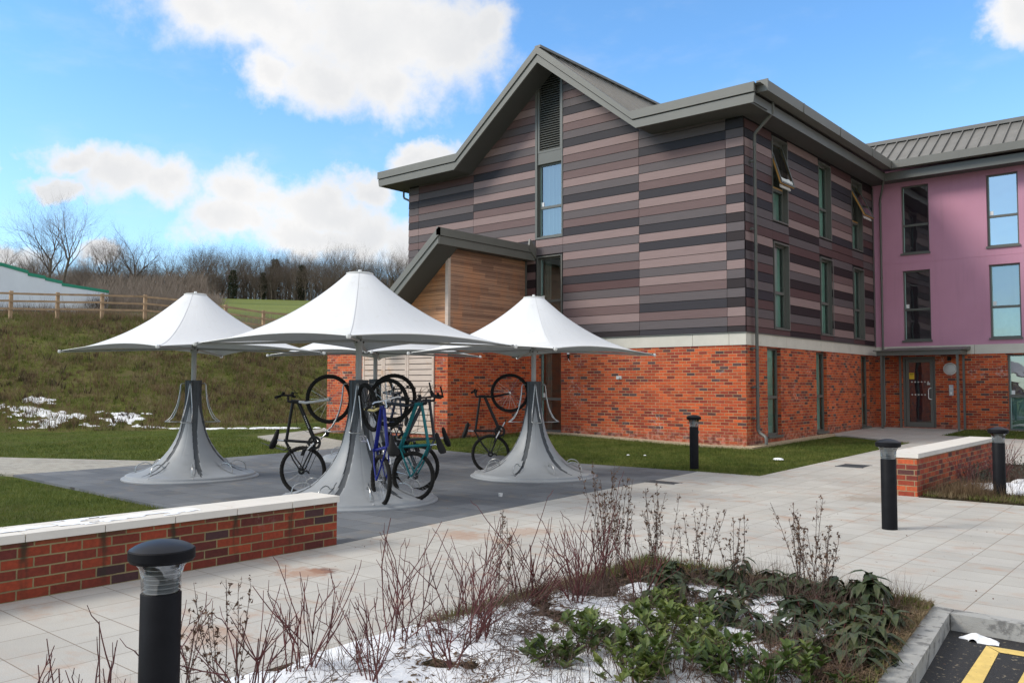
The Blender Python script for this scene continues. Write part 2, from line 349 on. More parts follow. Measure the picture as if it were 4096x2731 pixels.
M['ped'] = mat('grey_moulded_plastic', (0.30, 0.315, 0.33), 0.5, build=varied((0.30, 0.315, 0.33), 0.07, 3, 0.03, 120, dirt=((0.19, 0.19, 0.17), 3.5, 0.55, 0.8, 0.35)))
M['peddark'] = mat('charcoal_plastic', (0.075, 0.082, 0.090), 0.6, 0.0, 0.3, build=varied((0.075, 0.082, 0.090), 0.15, 8))
M['galv'] = mat('galvanised_steel', (0.42, 0.43, 0.43), 0.32, 0.75, build=varied((0.42, 0.43, 0.43), 0.2, 30))
M['hub'] = mat('dark_bolt', (0.08, 0.07, 0.065), 0.4, 0.5)
M['bollard'] = mat('black_bollard_paint', (0.005, 0.005, 0.006), 0.55, 0.0, 0.10, build=varied((0.010, 0.010, 0.012), 0.2, 9, 0.04, 90))
M['bollardcap'] = mat('black_blue_cap', (0.008, 0.010, 0.016), 0.42, 0.0, 0.32)
def clear_fn():
    m = D.materials.new('clear_lens'); m.use_nodes = True; t = NT(m.node_tree)
    g = t.n('ShaderNodeBsdfGlossy', None, Color=(0.95, 0.97, 1, 1), Roughness=0.06)
    tr = t.n('ShaderNodeBsdfTransparent', None, Color=(0.86, 0.88, 0.88, 1))
    fr = t.n('ShaderNodeLayerWeight', None, Blend=0.35).outputs['Fresnel']
    mx = t.n('ShaderNodeMixShader', None, i0=t.m('MULTIPLY_ADD', fr, 0.8, 0.10, clamp=True), i1=tr.outputs[0], i2=g.outputs[0])
    t.n('ShaderNodeOutputMaterial', None, Surface=mx.outputs[0]); return m
M['lens'] = clear_fn(); M['louvre'] = mat('lamp_louvre', (0.50, 0.52, 0.54), 0.3, 0.3)
def paving_fn(c1, c2, joint, sx, sy, ox, oy, stain, jw=0.0035, bond=0.0, stamt=0.5):
    def f(t, b):
        p = geoco(t); s = t.n('ShaderNodeSeparateXYZ', None, Vector=p)
        v = t.m('DIVIDE', t.m('SUBTRACT', s.outputs[1], oy), sy); row = t.m('FLOOR', v)
        u = t.m('ADD', t.m('DIVIDE', t.m('SUBTRACT', s.outputs[0], ox), sx), t.m('MULTIPLY', row, bond)); col = t.m('FLOOR', u)
        fu = t.m('SUBTRACT', u, col); fv = t.m('SUBTRACT', v, row)
        e = t.m('MINIMUM', t.m('MULTIPLY', t.m('MINIMUM', fu, t.m('SUBTRACT', 1.0, fu)), sx), t.m('MULTIPLY', t.m('MINIMUM', fv, t.m('SUBTRACT', 1.0, fv)), sy))
        j = t.smooth(t.m('ADD', e, t.m('MULTIPLY', t.m('SUBTRACT', t.noise(p, 30, 2), 0.5), 0.002)), jw * 0.6, jw * 1.4)
        wn = t.n('ShaderNodeTexWhiteNoise', {'noise_dimensions': '2D'}, Vector=t.n('ShaderNodeCombineXYZ', None, X=col, Y=row).outputs[0])
        c = t.mix(wn.outputs[0], c1, c2)
        c = t.mix(1.0, c, t.ramp(t.noise(p, 160, 3, 0.7), [(0.3, (0.80, 0.80, 0.80)), (0.7, (1.14, 1.14, 1.14))]), 'MULTIPLY')
        c = t.mix(1.0, c, t.ramp(t.noise(p, 0.9, 5, 0.6), [(0.3, (0.86, 0.86, 0.87)), (0.7, (1.08, 1.08, 1.07))]), 'MULTIPLY')
        c = t.mix(j, joint, c)
        s1 = t.m('MULTIPLY', t.smooth(t.noise(t.v('MULTIPLY', p, (1.0, 1.6, 1)), 0.8, 3), 0.40, 0.62), t.smooth(t.noise(t.v('MULTIPLY', p, (1.5, 2.2, 1)), 2.0, 6, 0.62), 0.47, 0.72))
        c = t.mix(t.m('MULTIPLY', s1, stamt), c, stain)
        if stamt > .8:
            for (qx, qy, rx, ry, cc, am) in ((3.02, -14.60, .17, .13, (0.13, 0.05, 0.035), .9), (2.95, -14.75, .30, .22, (0.36, 0.20, 0.13), .7), (5.05, -6.9, .55, .35, (0.30, 0.25, 0.20), .7), (4.0, -16.2, .35, .25, (0.36, 0.23, 0.16), .6), (2.75, -12.6, .4, .3, (0.38, 0.22, 0.14), .6), (3.1, -12.0, .3, .35, (0.38, 0.22, 0.14), .5)):
                dd = t.v('LENGTH', t.v('MULTIPLY', t.v('SUBTRACT', p, (qx, qy, 0)), (1 / rx, 1 / ry, 0)))
                mk = t.m('SUBTRACT', 1.0, t.smooth(t.m('ADD', dd, t.m('MULTIPLY', t.m('SUBTRACT', t.noise(p, 9, 5, .7), .5), 2.4)), 0.35, 1.1)); c = t.mix(t.m('MULTIPLY', mk, am), c, cc)
        setc(t, b, c); b.inputs['Roughness'].default_value = 0.8
        bump(t, b, t.m('ADD', j, t.m('MULTIPLY', t.noise(p, 180, 3), 0.3)), 0.35, 0.004)
    return f
M['paving'] = mat('pale_concrete_slabs', build=paving_fn((0.44, 0.425, 0.39), (0.50, 0.485, 0.45), (0.21, 0.175, 0.14), 0.385, 0.385, 5.47, -16.81, (0.40, 0.265, 0.19), stamt=0.85))
M['paving2'] = mat('blue_grey_slabs', build=paving_fn((0.100, 0.110, 0.125), (0.165, 0.176, 0.192), (0.040, 0.040, 0.042), 0.57, 0.385, 0.0, -13.5, (0.24, 0.20, 0.15), bond=0.5, stamt=0.5))
M['setts'] = mat('pale_block_paving', build=paving_fn((0.33, 0.31, 0.265), (0.42, 0.40, 0.345), (0.15, 0.14, 0.11), 0.20, 0.10, 0.0, 0.0, (0.30, 0.22, 0.15), bond=0.5))
M['kerb'] = mat('concrete_kerb', (0.33, 0.33, 0.32), 0.85, build=varied((0.36, 0.36, 0.345), 0.12, 5, 0.3, 120, dirt=((0.10, 0.10, 0.10), 7.0, 0.50, 0.62, 0.75)))
M['asphalt'] = mat('asphalt', (0.022, 0.022, 0.024), 0.8, build=varied((0.020, 0.020, 0.022), 0.35, 90, 0.6, 130, dirt=((0.24, 0.20, 0.14), 26.0, 0.60, 0.64, 0.9)))
M['yellow'] = mat('yellow_road_paint', (0.72, 0.52, 0.16), 0.75, build=varied((0.72, 0.52, 0.16), 0.12, 14, 0.3, 140, dirt=((0.10, 0.09, 0.06), 24.0, 0.60, 0.68, 0.8)))
def grass_fn(c1, c2, c3, sc=1.2, brown=(0.08, 0.065, 0.03), bamt=0.3, snow=None):
    def f(t, b):
        p = geoco(t)
        c = t.ramp(t.noise(p, 38, 6, 0.7), [(0.28, c1), (0.52, c2), (0.75, c3)])
        c = t.mix(1.0, c, t.ramp(t.noise(p, sc, 4), [(0.3, (0.72, 0.76, 0.7)), (0.7, (1.22, 1.16, 1.1))]), 'MULTIPLY')
        bn = t.smooth(t.noise(p, sc * 2.2, 6, 0.66), 0.44, 0.64)
        c = t.mix(t.m('MULTIPLY', bn, bamt), c, brown)
        setc(t, b, c); b.inputs['Roughness'].default_value = 0.95; b.inputs['Specular IOR Level'].default_value = 0.1
        bump(t, b, t.noise(p, 60, 5, 0.7), 0.9, 0.03)
    return f
M['lawn'] = mat('mown_grass', build=grass_fn((0.044, 0.064, 0.012), (0.084, 0.116, 0.020), (0.150, 0.172, 0.036), 0.5, (0.10, 0.085, 0.035), bamt=0.45))
M['rough'] = mat('rough_hillside_grass', build=grass_fn((0.050, 0.060, 0.016), (0.115, 0.128, 0.030), (0.185, 0.180, 0.062), 0.55, (0.150, 0.104, 0.064), 0.55))
M['field'] = mat('pasture', build=grass_fn((0.11, 0.145, 0.038), (0.155, 0.19, 0.055), (0.20, 0.225, 0.08), 0.06, (0.14, 0.135, 0.06), 0.25))
M['soil'] = mat('bark_mulch_soil', build=grass_fn((0.018, 0.012, 0.008), (0.045, 0.032, 0.020), (0.13, 0.10, 0.065), 3.0, (0.04, 0.045, 0.015), 0.5))
M['gravel'] = mat('gold_gravel', (0.45, 0.35, 0.22), 0.85, build=varied((0.46, 0.36, 0.24), 0.45, 55, 0.9, 45))
def blade(name, stops, rough=0.75, trans=0.3):
    m = D.materials.new(name); m.use_nodes = True; t = NT(m.node_tree)
    p = geoco(t); c = t.ramp(t.m('ADD', t.m('MULTIPLY', t.noise(p, 9.0, 4, 0.7), 0.55), t.m('MULTIPLY', t.noise(p, 1.3, 4, 0.6), 0.45)), stops)
    d = t.n('ShaderNodeBsdfPrincipled', None, Roughness=rough); d.inputs['Specular IOR Level'].default_value = 0.35; setc(t, d, c)
    tl = t.n('ShaderNodeBsdfTranslucent', None, Color=c)
    mx = t.n('ShaderNodeMixShader', None, i0=trans, i1=d.outputs[0], i2=tl.outputs[0]); t.n('ShaderNodeOutputMaterial', None, Surface=mx.outputs[0]); return m
M['blade'] = blade('grass_blade', [(0.36, (0.042, 0.062, 0.011)), (0.48, (0.092, 0.125, 0.021)), (0.60, (0.19, 0.200, 0.050)), (0.70, (0.26, 0.22, 0.09))])
M['blader'] = blade('rough_grass_blade', [(0.36, (0.055, 0.074, 0.016)), (0.46, (0.150, 0.175, 0.036)), (0.52, (0.185, 0.140, 0.078)), (0.64, (0.36, 0.28, 0.17))])
M['tussock'] = mat('dark_brown_tussock', (0.060, 0.040, 0.024), 0.9)
M['straw'] = blade('dry_stalk', [(0.3, (0.10, 0.062, 0.035)), (0.6, (0.22, 0.15, 0.085)), (0.8, (0.36, 0.27, 0.16))])
M['deadstalk'] = mat('dead_stalk', (0.075, 0.045, 0.035), 0.8, build=varied((0.085, 0.052, 0.040), 0.4, 12))
M['redstem'] = mat('red_dogwood_bark', (0.092, 0.020, 0.019), 0.5, build=varied((0.096, 0.021, 0.020), 0.5, 9))
M['leafgreen'] = blade('laurel_leaf', [(0.36, (0.030, 0.062, 0.012)), (0.5, (0.080, 0.120, 0.024)), (0.64, (0.21, 0.24, 0.060))], 0.42, 0.2)
M['leafdark'] = blade('viburnum_leaf', [(0.36, (0.016, 0.028, 0.012)), (0.5, (0.036, 0.055, 0.021)), (0.60, (0.075, 0.088, 0.036)), (0.70, (0.085, 0.050, 0.030))], 0.42, 0.12)
M['leafgrey'] = blade('grey_green_leaf', [(0.3, (0.045, 0.055, 0.045)), (0.7, (0.12, 0.13, 0.10))], 0.8, 0.15)
M['deadleaf'] = mat('withered_leaf', (0.10, 0.055, 0.030), 0.85, build=varied((0.11, 0.06, 0.035), 0.4, 14))
M['snow'] = mat('snow', (0.86, 0.88, 0.92), 0.6, build=lambda t, b: (setc(t, b, t.ramp(t.noise(geoco(t), 20, 4), [(0.3, (0.80, 0.83, 0.88)), (0.7, (0.90, 0.91, 0.93))])), bump(t, b, t.noise(geoco(t), 35, 5, 0.65), 0.5, 0.02)))
M['bark'] = mat('grey_brown_bark', (0.115, 0.100, 0.080), 0.9, build=varied((0.125, 0.105, 0.080), 0.35, 2.0))
M['twig'] = mat('brown_twig', (0.085, 0.065, 0.050), 0.9, build=varied((0.128, 0.101, 0.080), 0.40, 0.15))
M['ivy'] = blade('ivy_leaf', [(0.3, (0.014, 0.024, 0.010)), (0.7, (0.035, 0.050, 0.018))], 0.6, 0.1)
M['hoard'] = mat('white_hoarding', (0.84, 0.86, 0.88), 0.6, build=varied((0.84, 0.86, 0.88), 0.04, 0.8))
M['green'] = mat('green_capping', (0.01, 0.26, 0.13), 0.6)
M['tyre'] = mat('tyre_rubber', (0.013, 0.012, 0.011), 0.9, 0.0, 0.15, build=varied((0.017, 0.016, 0.015), 0.3, 20))
M['alloy'] = mat('polished_alloy', (0.55, 0.56, 0.58), 0.25, 0.9)
M['blackp'] = mat('black_parts', (0.010, 0.010, 0.011), 0.45, 0.0, 0.25)
M['grip'] = mat('black_rubber', (0.011, 0.011, 0.011), 0.7, 0.0, 0.2)
def paint(n, c): return mat(n, c, 0.33, 0.0, 0.32)
M['f_black'] = paint('gloss_black_frame', (0.008, 0.008, 0.009)); M['f_white'] = paint('white_fork', (0.55, 0.55, 0.54))
M['f_teal'] = paint('teal_frame', (0.004, 0.135, 0.150)); M['f_blue'] = paint('deep_blue_frame', (0.010, 0.016, 0.17)); M['f_cream'] = paint('cream_fork', (0.58, 0.47, 0.20))
M['f_grey'] = paint('dark_grey_frame', (0.035, 0.040, 0.050)); M['f_navy'] = paint('navy_frame', (0.015, 0.02, 0.05))
M['yellowsign'] = mat('yellow_notice', (0.75, 0.50, 0.03), 0.6)
M['opal'] = mat('opal_diffuser', (0.55, 0.56, 0.55), 0.35)
M['steel'] = mat('brushed_steel', (0.45, 0.45, 0.46), 0.3, 0.8)

# ------------------------------------------------------------------ ground shape
def sstep(a, b, x):
    t = min(1.0, max(0.0, (x - a) / (b - a))); return t * t * (3 - 2 * t)
def g0(x, y):
    b = .25 * min(1, max(0, (y + 6.5) / 16)); l = .12 * min(1, max(0, (-x - 1) / 4)) * min(1, max(0, (y + 12) / 9))
    return b + l
def xfoot(y): return -17.0 - 5.5 * sstep(-3.5, -11, y) if y < -3.5 else -17.0 
def xcrest(y): return -31.56 + .418 * max(-14.0, min(26.0, y))
def hill(x, y):
    q = (x + 45) * -.8 + (y - 14) * .6
    z = 6.7 + .105 * q
    z += 0.9 * math.exp(-((q + 14) / 14) ** 2) * -1.0 * sstep(0, 8, y)
    if q > 118: z = 6.7 + .105 * 118 + (q - 118) * .02
    return z
def H(x, y):
    xf, xc = xfoot(y), xcrest(y)
    if x >= xf: return g0(x, y)
    zh = max(hill(x, y), 0.6) if x < xc else max(hill(xc, y), 0.6)
    t = min(1.0, (xf - x) / (xf - xc))
    zc = max(hill(xc, y), 0.6)
    if x < xc: return zh
    prof = t + 0.10 * math.sin(math.pi * t)  * (1 - t) - 0.04 * math.sin(2 * math.pi * t)
    z0 = g0(xf, y); tt = prof * (1 - math.exp(-t * 14) * 0.6)
    return z0 + (zc - z0) * tt + 0.10 * t * (1 - t) * mnoise.noise(Vector((x * .5, y * .5, 3)))

xs = sorted(set(np.round(np.concatenate([np.arange(-60, 16.01, 1.0), np.arange(-160, -60, 5.0), np.arange(-520, -160, 30), np.arange(20, 60, 6.0), np.arange(60, 420, 40)]), 3)))
ys = sorted(set(np.round(np.concatenate([np.arange(-30, 30.01, 1.0), np.arange(30, 140, 5.0), np.arange(140, 520, 30), np.arange(-60, -30, 6.0), np.arange(-400, -60, 40)]), 3)))
def hh(x, y):
    d = 0.035 if (-14.5 < x < 14 and -30 < y < 12) else 0.0
    if x > 5.5 and y < -12.6: d = 0.45
    return H(x, y) - d
gv = {}
parts = {'lawn_ground': MB(), 'embankment': MB(), 'hillside': MB()}
sel = {k: {} for k in parts}
for i in range(len(xs) - 1):
    for j in range(len(ys) - 1):
        cx, cy = (xs[i] + xs[i + 1]) / 2, (ys[j] + ys[j + 1]) / 2
        q = (cx + 45) * -.8 + (cy - 14) * .6
        dv = Vector((cx - 8.879, cy + 19.061, 0)); sx = 512 + (dv.dot(R_) / max(1e-3, dv.dot(F_))) * FPX / 4
        k = 'lawn_ground' if cx > xfoot(cy) + .6 else ('embankment' if (cx > xcrest(cy) - 11 and q < 1.5) or (q < 12 and cy < 11) or sx < 212 else 'hillside')
        b = parts[k]; ids = []
        for (a, c) in ((i, j), (i + 1, j), (i + 1, j + 1), (i, j + 1)):
            if (a, c) not in sel[k]:
                sel[k][(a, c)] = len(b.v); b.v.append((xs[a], ys[c], hh(xs[a], ys[c])))
            ids.append(sel[k][(a, c)])
        b.f.append(tuple(ids)); b.m.append(0); b.uv += [(0, 0)] * 4
for k, m in (('lawn_ground', 'lawn'), ('embankment', 'rough'), ('hillside', 'field')):
    tag(parts[k].build(k, M[m], smooth=True), kind='structure')

def sheet(name, poly, dz, m, kind='structure', skirt=0.08, step=1.0, zf=None):
    bm = bmesh.new(); vs = [bm.verts.new((x, y, 0)) for x, y in poly]
    bm.faces.new(vs)
    x0, x1 = min(p[0] for p in poly), max(p[0] for p in poly); y0, y1 = min(p[1] for p in poly), max(p[1] for p in poly)
    for a, lo, hi in ((0, x0, x1), (1, y0, y1)):
        c = math.ceil(lo / step) * step
        while c < hi:
            if c > lo:
                no = (1, 0, 0) if a == 0 else (0, 1, 0); co = (c, 0, 0) if a == 0 else (0, c, 0)
                bmesh.ops.bisect_plane(bm, geom=bm.verts[:] + bm.edges[:] + bm.faces[:], plane_co=co, plane_no=no)
            c += step
    bmesh.ops.triangulate(bm, faces=[f for f in bm.faces if len(f.verts) > 4])
    for f in bm.faces:
        f.normal_update()
        if f.normal.z < 0: f.normal_flip()
    edges = [e for e in bm.edges if e.is_boundary]
    for v in bm.verts: v.co.z = (zf(v.co.x, v.co.y) if zf else H(v.co.x, v.co.y)) + dz
    if skirt:
        r = bmesh.ops.extrude_edge_only(bm, edges=edges)
        for v in r['geom']:
            if isinstance(v, bmesh.types.BMVert): v.co.z -= skirt
    me = D.meshes.new(name); bm.to_mesh(me); bm.free(); me.materials.append(m)
    o = D.objects.new(name, me); link(o); return tag(o, kind=kind)

BX = [(2.16, -13.72), (1.87, -11.4), (1.62, -8.2), (1.50, -5.35)]      # dark / pale paving boundary
sheet('pale_paving', [(1.8, -26), (8.0, -26), (7.2, -18.5), (7.2, -12.5), (16, -12.5), (16, 9.59), (0.0, 9.59), (0.0, 5.15), (0.55, 5.05), (2.71, 3.57), (2.65, -5.2), (1.45, -5.2), (1.45, -9), (1.75, -13.0)], 0.0, M['paving'])
sheet('dark_paving', BX + [(1.5, -5.25), (-3.9, -5.45), (-7.15, -5.6), (-7.15, -13.4), (-1.4, -13.62), (2.16, -13.85)], 0.004, M['paving2'])
sheet('left_path', [(-7.15, -13.4), (-7.15, -10.33), (-11.2, -12.25), (-16, -14.6), (-24, -18), (-24, -20.5), (-14, -16.0), (-9.5, -13.9)], 0.004, M['setts'])
sheet('rear_path', [(-7.15, -7.5), (-7.15, -5.6), (-11.2, -4.3), (-11.95, -3.2), (-12.0, 14), (-13.6, 14), (-13.2, -1.5), (-12.1, -5.4)], 0.006, M['setts'])
sheet('gravel_strip', [(-6.8, -0.26), (0.26, -0.26), (0.26, 5.15), (0.0, 5.15), (0.0, 0.0), (-6.8, 0.0)], 0.020, M['gravel'], skirt=0.05)
sheet('planting_bed', [(4.86, -18.5), (7.84, -18.5), (7.21, -12.60), (7.2, -12.45), (4.92, -12.42), (4.80, -13.6), (4.82, -15.2)], 0.012, M['soil'], skirt=0.05, step=.5)
sheet('side_bed', [(5.46, -6.26), (9.5, -6.29), (9.5, -0.8), (5.46, -0.8)], 0.016, M['soil'], skirt=0.05)
sheet('entrance_lawn', [(2.74, 6.5), (4.7, 6.2), (9, 6.0), (9, 9.35), (2.66, 9.35), (2.70, 8.4)], 0.012, M['lawn'])
sheet('entrance_gravel', [(2.66, 9.35), (9, 9.35), (9, 9.58), (2.66, 9.58)], 0.014, M['gravel'])
zb = lambda x, y: -0.11
sheet('parking_bay', [(8.9, -40), (30, -40), (30, -12.62), (7.34, -12.62), (7.97, -18.5)], 0.0, M['asphalt'], zf=zb, skirt=0, step=6)
def paintpoly(pts):
    o = sheet('yellow_bay_marking', pts, 0.004, M['yellow'], zf=zb, skirt=0, step=5); return o
paintpoly([(7.61, -12.86), (7.70, -12.97), (7.765, -13.9), (7.84, -15.2), (7.74, -15.2), (7.665, -13.9)])
paintpoly([(7.615, -12.86), (9.9, -12.72), (9.9, -12.83), (7.705, -12.965)])
paintpoly([(7.88, -13.05), (8.6, -13.02), (8.6, -13.12), (7.99, -13.15), (8.03, -14.4), (7.93, -14.4)])

# ------------------------------------------------------------------ kerbs (things: each kerb stone)
KM = Matrix.Translation((7.34, -12.62, 0)) @ Matrix.Rotation(math.atan(.108), 4, 'Z') @ Matrix.Translation((-7.34, 12.62, 0))
def kerbstone(x0, x1, y0, y1, label, skew=False):
    b = MB(); b.box(x0, x1, y0, y1, -0.25, 0.004, 0, KM if skew else None)
    o = b.build('kerb_stone', M['kerb'], bevel=0.012); tag(o, label, 'kerb', 'kerb stones round the parking bay')
xk = 7.34
for i in range(9):
    n_ = ['first', 'second', 'third', 'fourth', 'fifth', 'sixth', 'seventh', 'eighth', 'ninth'][i]
    y1 = -12.62 - i * .46
    kerbstone(xk - .135, xk, y1 - .455, y1, f'concrete kerb stone beside the planting bed, {n_} from the bay corner', True)
    x0 = xk + .005 + i * .46
    kerbstone(x0, x0 + .455, -12.62, -12.49, f'concrete kerb stone along the pale slabs, {n_} from the bay corner')
kerbstone(xk - .135, xk, -12.615, -12.49, 'square concrete corner kerb stone where both kerb rows meet')

# ------------------------------------------------------------------ low brick walls with coping
def low_wall(name, x0, x1, y0, y1, zt, zc, zb_, step, label, bm, endjoint):
    e = empty(name, ((x0 + x1) / 2, y0, 0), label=label, cat='wall'); inv = Matrix.Translation(-Vector(((x0 + x1) / 2, y0, 0)))
    b = MB(); b.box(x0 + .015, x1 - .015, y0 + .015, y1 - .015, zb_, zt); b.build('brickwork', bm, e, M=inv)
    ys_ = []; y = endjoint
    while y > y0: ys_.append(y); y -= step
    ys_.append(y0); k = 0
    edges = [y1] + [q for q in ys_ if q < y1 - .02]
    for a, c in zip(edges[:-1], edges[1:]):
        b = MB(); b.box(x0 - .01, x1 + .01, c + .004, a - .004, zt + .001, zc); b.build('coping_stone', M['coping'], e, bevel=0.004, M=inv)
    return e
low_wall('low_brick_wall', 1.76, 2.19, -21.0, -13.78, .415, .475, -.15, .57, 'low red brick wall with pale stone coping and green-black stains, beside the near lawn', M['brick_wall'], -14.328)
low_wall('garden_wall', 5.02, 5.45, -6.24, -1.10, .542, .607, -.15, .60, 'low red brick wall with clean white coping in front of the side bed', M['brick_wall2'], -1.7)

# ------------------------------------------------------------------ main building
BLD = empty('apartment_building', (0, 0, 0), label='three storey apartment building with striped plank cladding over red brick and a mauve rendered wing', cat='building')
ZT, ZB2 = 2.531, 2.825
def wall(b, o, u, u0, u1, z0, z1, ops, n, depth, mi=0, mr=None):
    """wall rectangle on plane through o with horizontal dir u; openings [(a,b,c,d)] get reveals going inwards (-n)"""
    o, u, n = Vector(o), Vector(u), Vector(n); Z = Vector((0, 0, 1)); mr = mi if mr is None else mr
    us = sorted({u0, u1, *[q for op in ops for q in op[:2] if u0 < q < u1]}); zs = sorted({z0, z1, *[q for op in ops for q in op[2:] if z0 < q < z1]})
    for a, c in zip(us[:-1], us[1:]):
        for d, e in zip(zs[:-1], zs[1:]):
            mu, mz = (a + c) / 2, (d + e) / 2
            if any(p[0] < mu < p[1] and p[2] < mz < p[3] for p in ops): continue
            b.wq(o, u, Z, a, c, d, e, mi)
    for (a, c, d, e) in ops:
        for q in (a, c): b.quad([o + u * q + Z * d, o + u * q - n * depth + Z * d, o + u * q - n * depth + Z * e, o + u * q + Z * e], mr, [(0, d), (depth, d), (depth, e), (0, e)])
        for q in (d, e): b.quad([o + u * a + Z * q, o + u * c + Z * q, o + u * c - n * depth + Z * q, o + u * a - n * depth + Z * q], mr, [(a, 0), (c, 0), (c, depth), (a, depth)])
X, Y, Z3 = (1, 0, 0), (0, 1, 0), (0, 0, 1)
NA, NB = (0, -1, 0), (1, 0, 0)
A_GF = [(-6.30, -5.51, .24, 2.531)]; A_M = [(-6.36, -5.45, 3.01, 5.245)]; A_T = (-6.38, -5.43, 5.765, 10.45)
B_GF = [(1.22, 2.05, .30, 2.51), (4.48, 5.28, .27, 2.51), (8.19, 8.98, .28, 2.51)]
B_M = [(1.66, 2.645, 2.99, 5.24), (4.86, 5.865, 2.99, 5.22), (7.62, 8.58, 2.99, 5.22)]
B_T = [(1.61, 2.625, 5.765, 7.96), (4.80, 5.79, 5.765, 7.96), (7.53, 8.53, 5.765, 7.96)]
C_GF = [(3.76, 5.1, .25, 2.50), (6.9, 8.2, .25, 2.50)]; C_D = [(.83, 1.79, .27, 2.485)]
C_M = [(.885, 1.705, 2.99, 5.22), (3.34, 4.16, 2.99, 5.20), (6.2, 7.02, 2.99, 5.2)]; C_T = [(.885, 1.705, 5.76, 7.94), (3.32, 4.16, 5.735, 7.93), (6.2, 7.02, 5.74, 7.93)]
b = MB()
wall(b, (0, 0, 0), X, -11.86, 0, -.3, ZT, A_GF, NA, .11)
wall(b, (0, 0, 0), Y, 0, 9.59, -.3, ZT, B_GF, NB, .11)
wall(b, (0, 9.59, 0), X, 0, 11, -.3, ZT, C_GF + C_D, NA, .11)
b.box(-11.86, -11.5, .01, 9.0, -.3, ZT)
b.build('brick_storey', M['brick'], BLD)
# stone band
b = MB(); E = .022
for (x0, x1) in ((-11.88, -9.2), (-9.19, -6.6), (-6.59, -4.0), (-3.99, -1.4), (-1.39, -.42), (-.41, E)): b.box(x0, x1, -E, .05, ZT + .003, ZB2)
for (y0, y1) in ((.052, 2.4), (2.41, 4.8), (4.81, 7.2), (7.21, 9.56)): b.box(-.05, E, y0, y1, ZT + .003, ZB2)
for (x0, x1) in ((E, 1.3), (1.31, 2.9), (2.91, 4.3), (4.31, 6.0), (6.01, 11)): b.box(x0, x1, 9.59 - E, 9.62, ZT + .003, ZB2 - .01)
b.build('stone_band', M['band'], BLD)
b = MB(); b.box(-11.9, .05, -.05, -.001, ZB2 + .002, ZB2 + .022); b.box(.001, .05, -.001, 9.5, ZB2 + .002, ZB2 + .022)
b.build('flashing', M['metal'], BLD)
# cladding planks
PITCH, L0 = .2289, 2.531 + .2376
def zl(n): return ZB2 + .03 if n <= 0 else L0 + PITCH * n
strips = {  # planks from index 0 (bottom) upwards
 'g': (-11.79, -11.32, 'DMGLMGDMGLMDGGMGLDMGDLGG'),
 'f': (-11.31, -8.87, 'GMDLGMGLDMGMGDMGLDGMDGmG'),
 'e': (-8.86, -6.42, 'MLGMDLmdMdLMDLGMLMDLGLDMGLMGMLMGMG'),
 'w': (-5.42, -2.93, 'dGLMLGmDMGLGLDMGLDGLMGMLDGMLDGMGMM'),
 'c': (-2.92, -.455, 'DGMDGMLGLLDLDGMLDMLGMDGGGG'),
 'K': (-.445, .012, 'dMLdGdGLDGdGdLDMLGMDLGDg')}
def apex_lim(z):   # half width of the gable at height z, measured at the wall
    return None if z < 8.0 else max(0.0, (10.86 - z) / .79)
b = MB()
def plank(b, fx, u0, u1, z0, z1, mi, axis):
    t = .014; g = .011
    z1 = z1 - g
    def pt(u, z, o): return (u, -o, z) if axis == 'A' else (o, u, z)
    def uv(u, z): return (u, z)
    A = [(u0[0], z0), (u1[0], z0), (u1[1], z1), (u0[1], z1)]
    if axis == 'A': fr = A; 
    else: fr = A
    # front face leans slightly: the lower edge stands proud (lapped board)
    o0, o1 = .030, .018
    q = [pt(fr[0][0], fr[0][1], o0), pt(fr[1][0], fr[1][1], o0), pt(fr[2][0], fr[2][1], o1), pt(fr[3][0], fr[3][1], o1)]
    k = [pt(fr[0][0], fr[0][1], .002), pt(fr[1][0], fr[1][1], .002), pt(fr[2][0], fr[2][1], .002), pt(fr[3][0], fr[3][1], .002)]
    b.quad(q, mi, A); b.quad([q[0], k[0], k[1], q[1]], mi); b.quad([q[3], q[2], k[2], k[3]], mi); b.quad([q[0], q[3], k[3], k[0]], mi); b.quad([q[1], k[1], k[2], q[2]], mi)
for key, (u0, u1, s) in strips.items():
    for n, ch in enumerate(s):
        z0, z1 = zl(n), zl(n + 1)
        if z0 > 10.6: break
        a0, a1, c0, c1 = u0, u0, u1, u1
        if z1 > 8.05:
            l0, l1 = apex_lim(max(z0, 8.0)), apex_lim(z1)
            a0, a1 = max(u0, -5.74 - l0), max(u0, -5.74 - l1); c0, c1 = min(u1, -5.74 + l0), min(u1, -5.74 + l1)
            if z0 > 8.0 and (c0 - a0 < .02): continue
            if z0 < 8.1: a0, a1, c0, c1 = u0, u0, u1, u1
            a1 = min(a1, c1 - .001) if a1 > c1 else a1
            if key in 'gfcK' and z0 > 8.05 and (key == 'g' or key == 'K'): continue
        plank(b, 0, (a0, a1), (c0, c1), z0, z1, PK.index(ch), 'A')
# planks above and below the window strip
for n in range(0, 14):
    z0, z1 = zl(n), zl(n + 1)
    if z1 < 3.05 or (z0 > 5.15 and z1 < 5.80): plank(b, 0, (-6.40, -6.40), (-5.43, -5.43), z0, z1 if z1 < 5.7 else 5.745, PK.index('dLGLGMGLGMDGLG'[n]), 'A')
bs = {'a': (.035, 1.60, 'mMGmDGDmGdLmGGDMDmGMLDmd'), 'b': (2.64, 4.79, 'dmGdLmdGLdmGdLmGMDLMGDLm'), 'c': (5.80, 7.52, 'gLdMLGdLMdGmmDLMGLGDDLmd'), 'd': (8.54, 9.47, 'dLMdGMGdMLmGMDmGLmMDGMdd')}
for key, (u0, u1, s) in bs.items():
    for n, ch in enumerate(s):
        if zl(n) > 8.0: break
        dk = {'L': 'M', 'M': 'm', 'G': 'g', 'D': 'd'}
        plank(b, 0, (u0, u0), (u1, u1), zl(n), zl(n + 1), PK.index(ch), 'B')
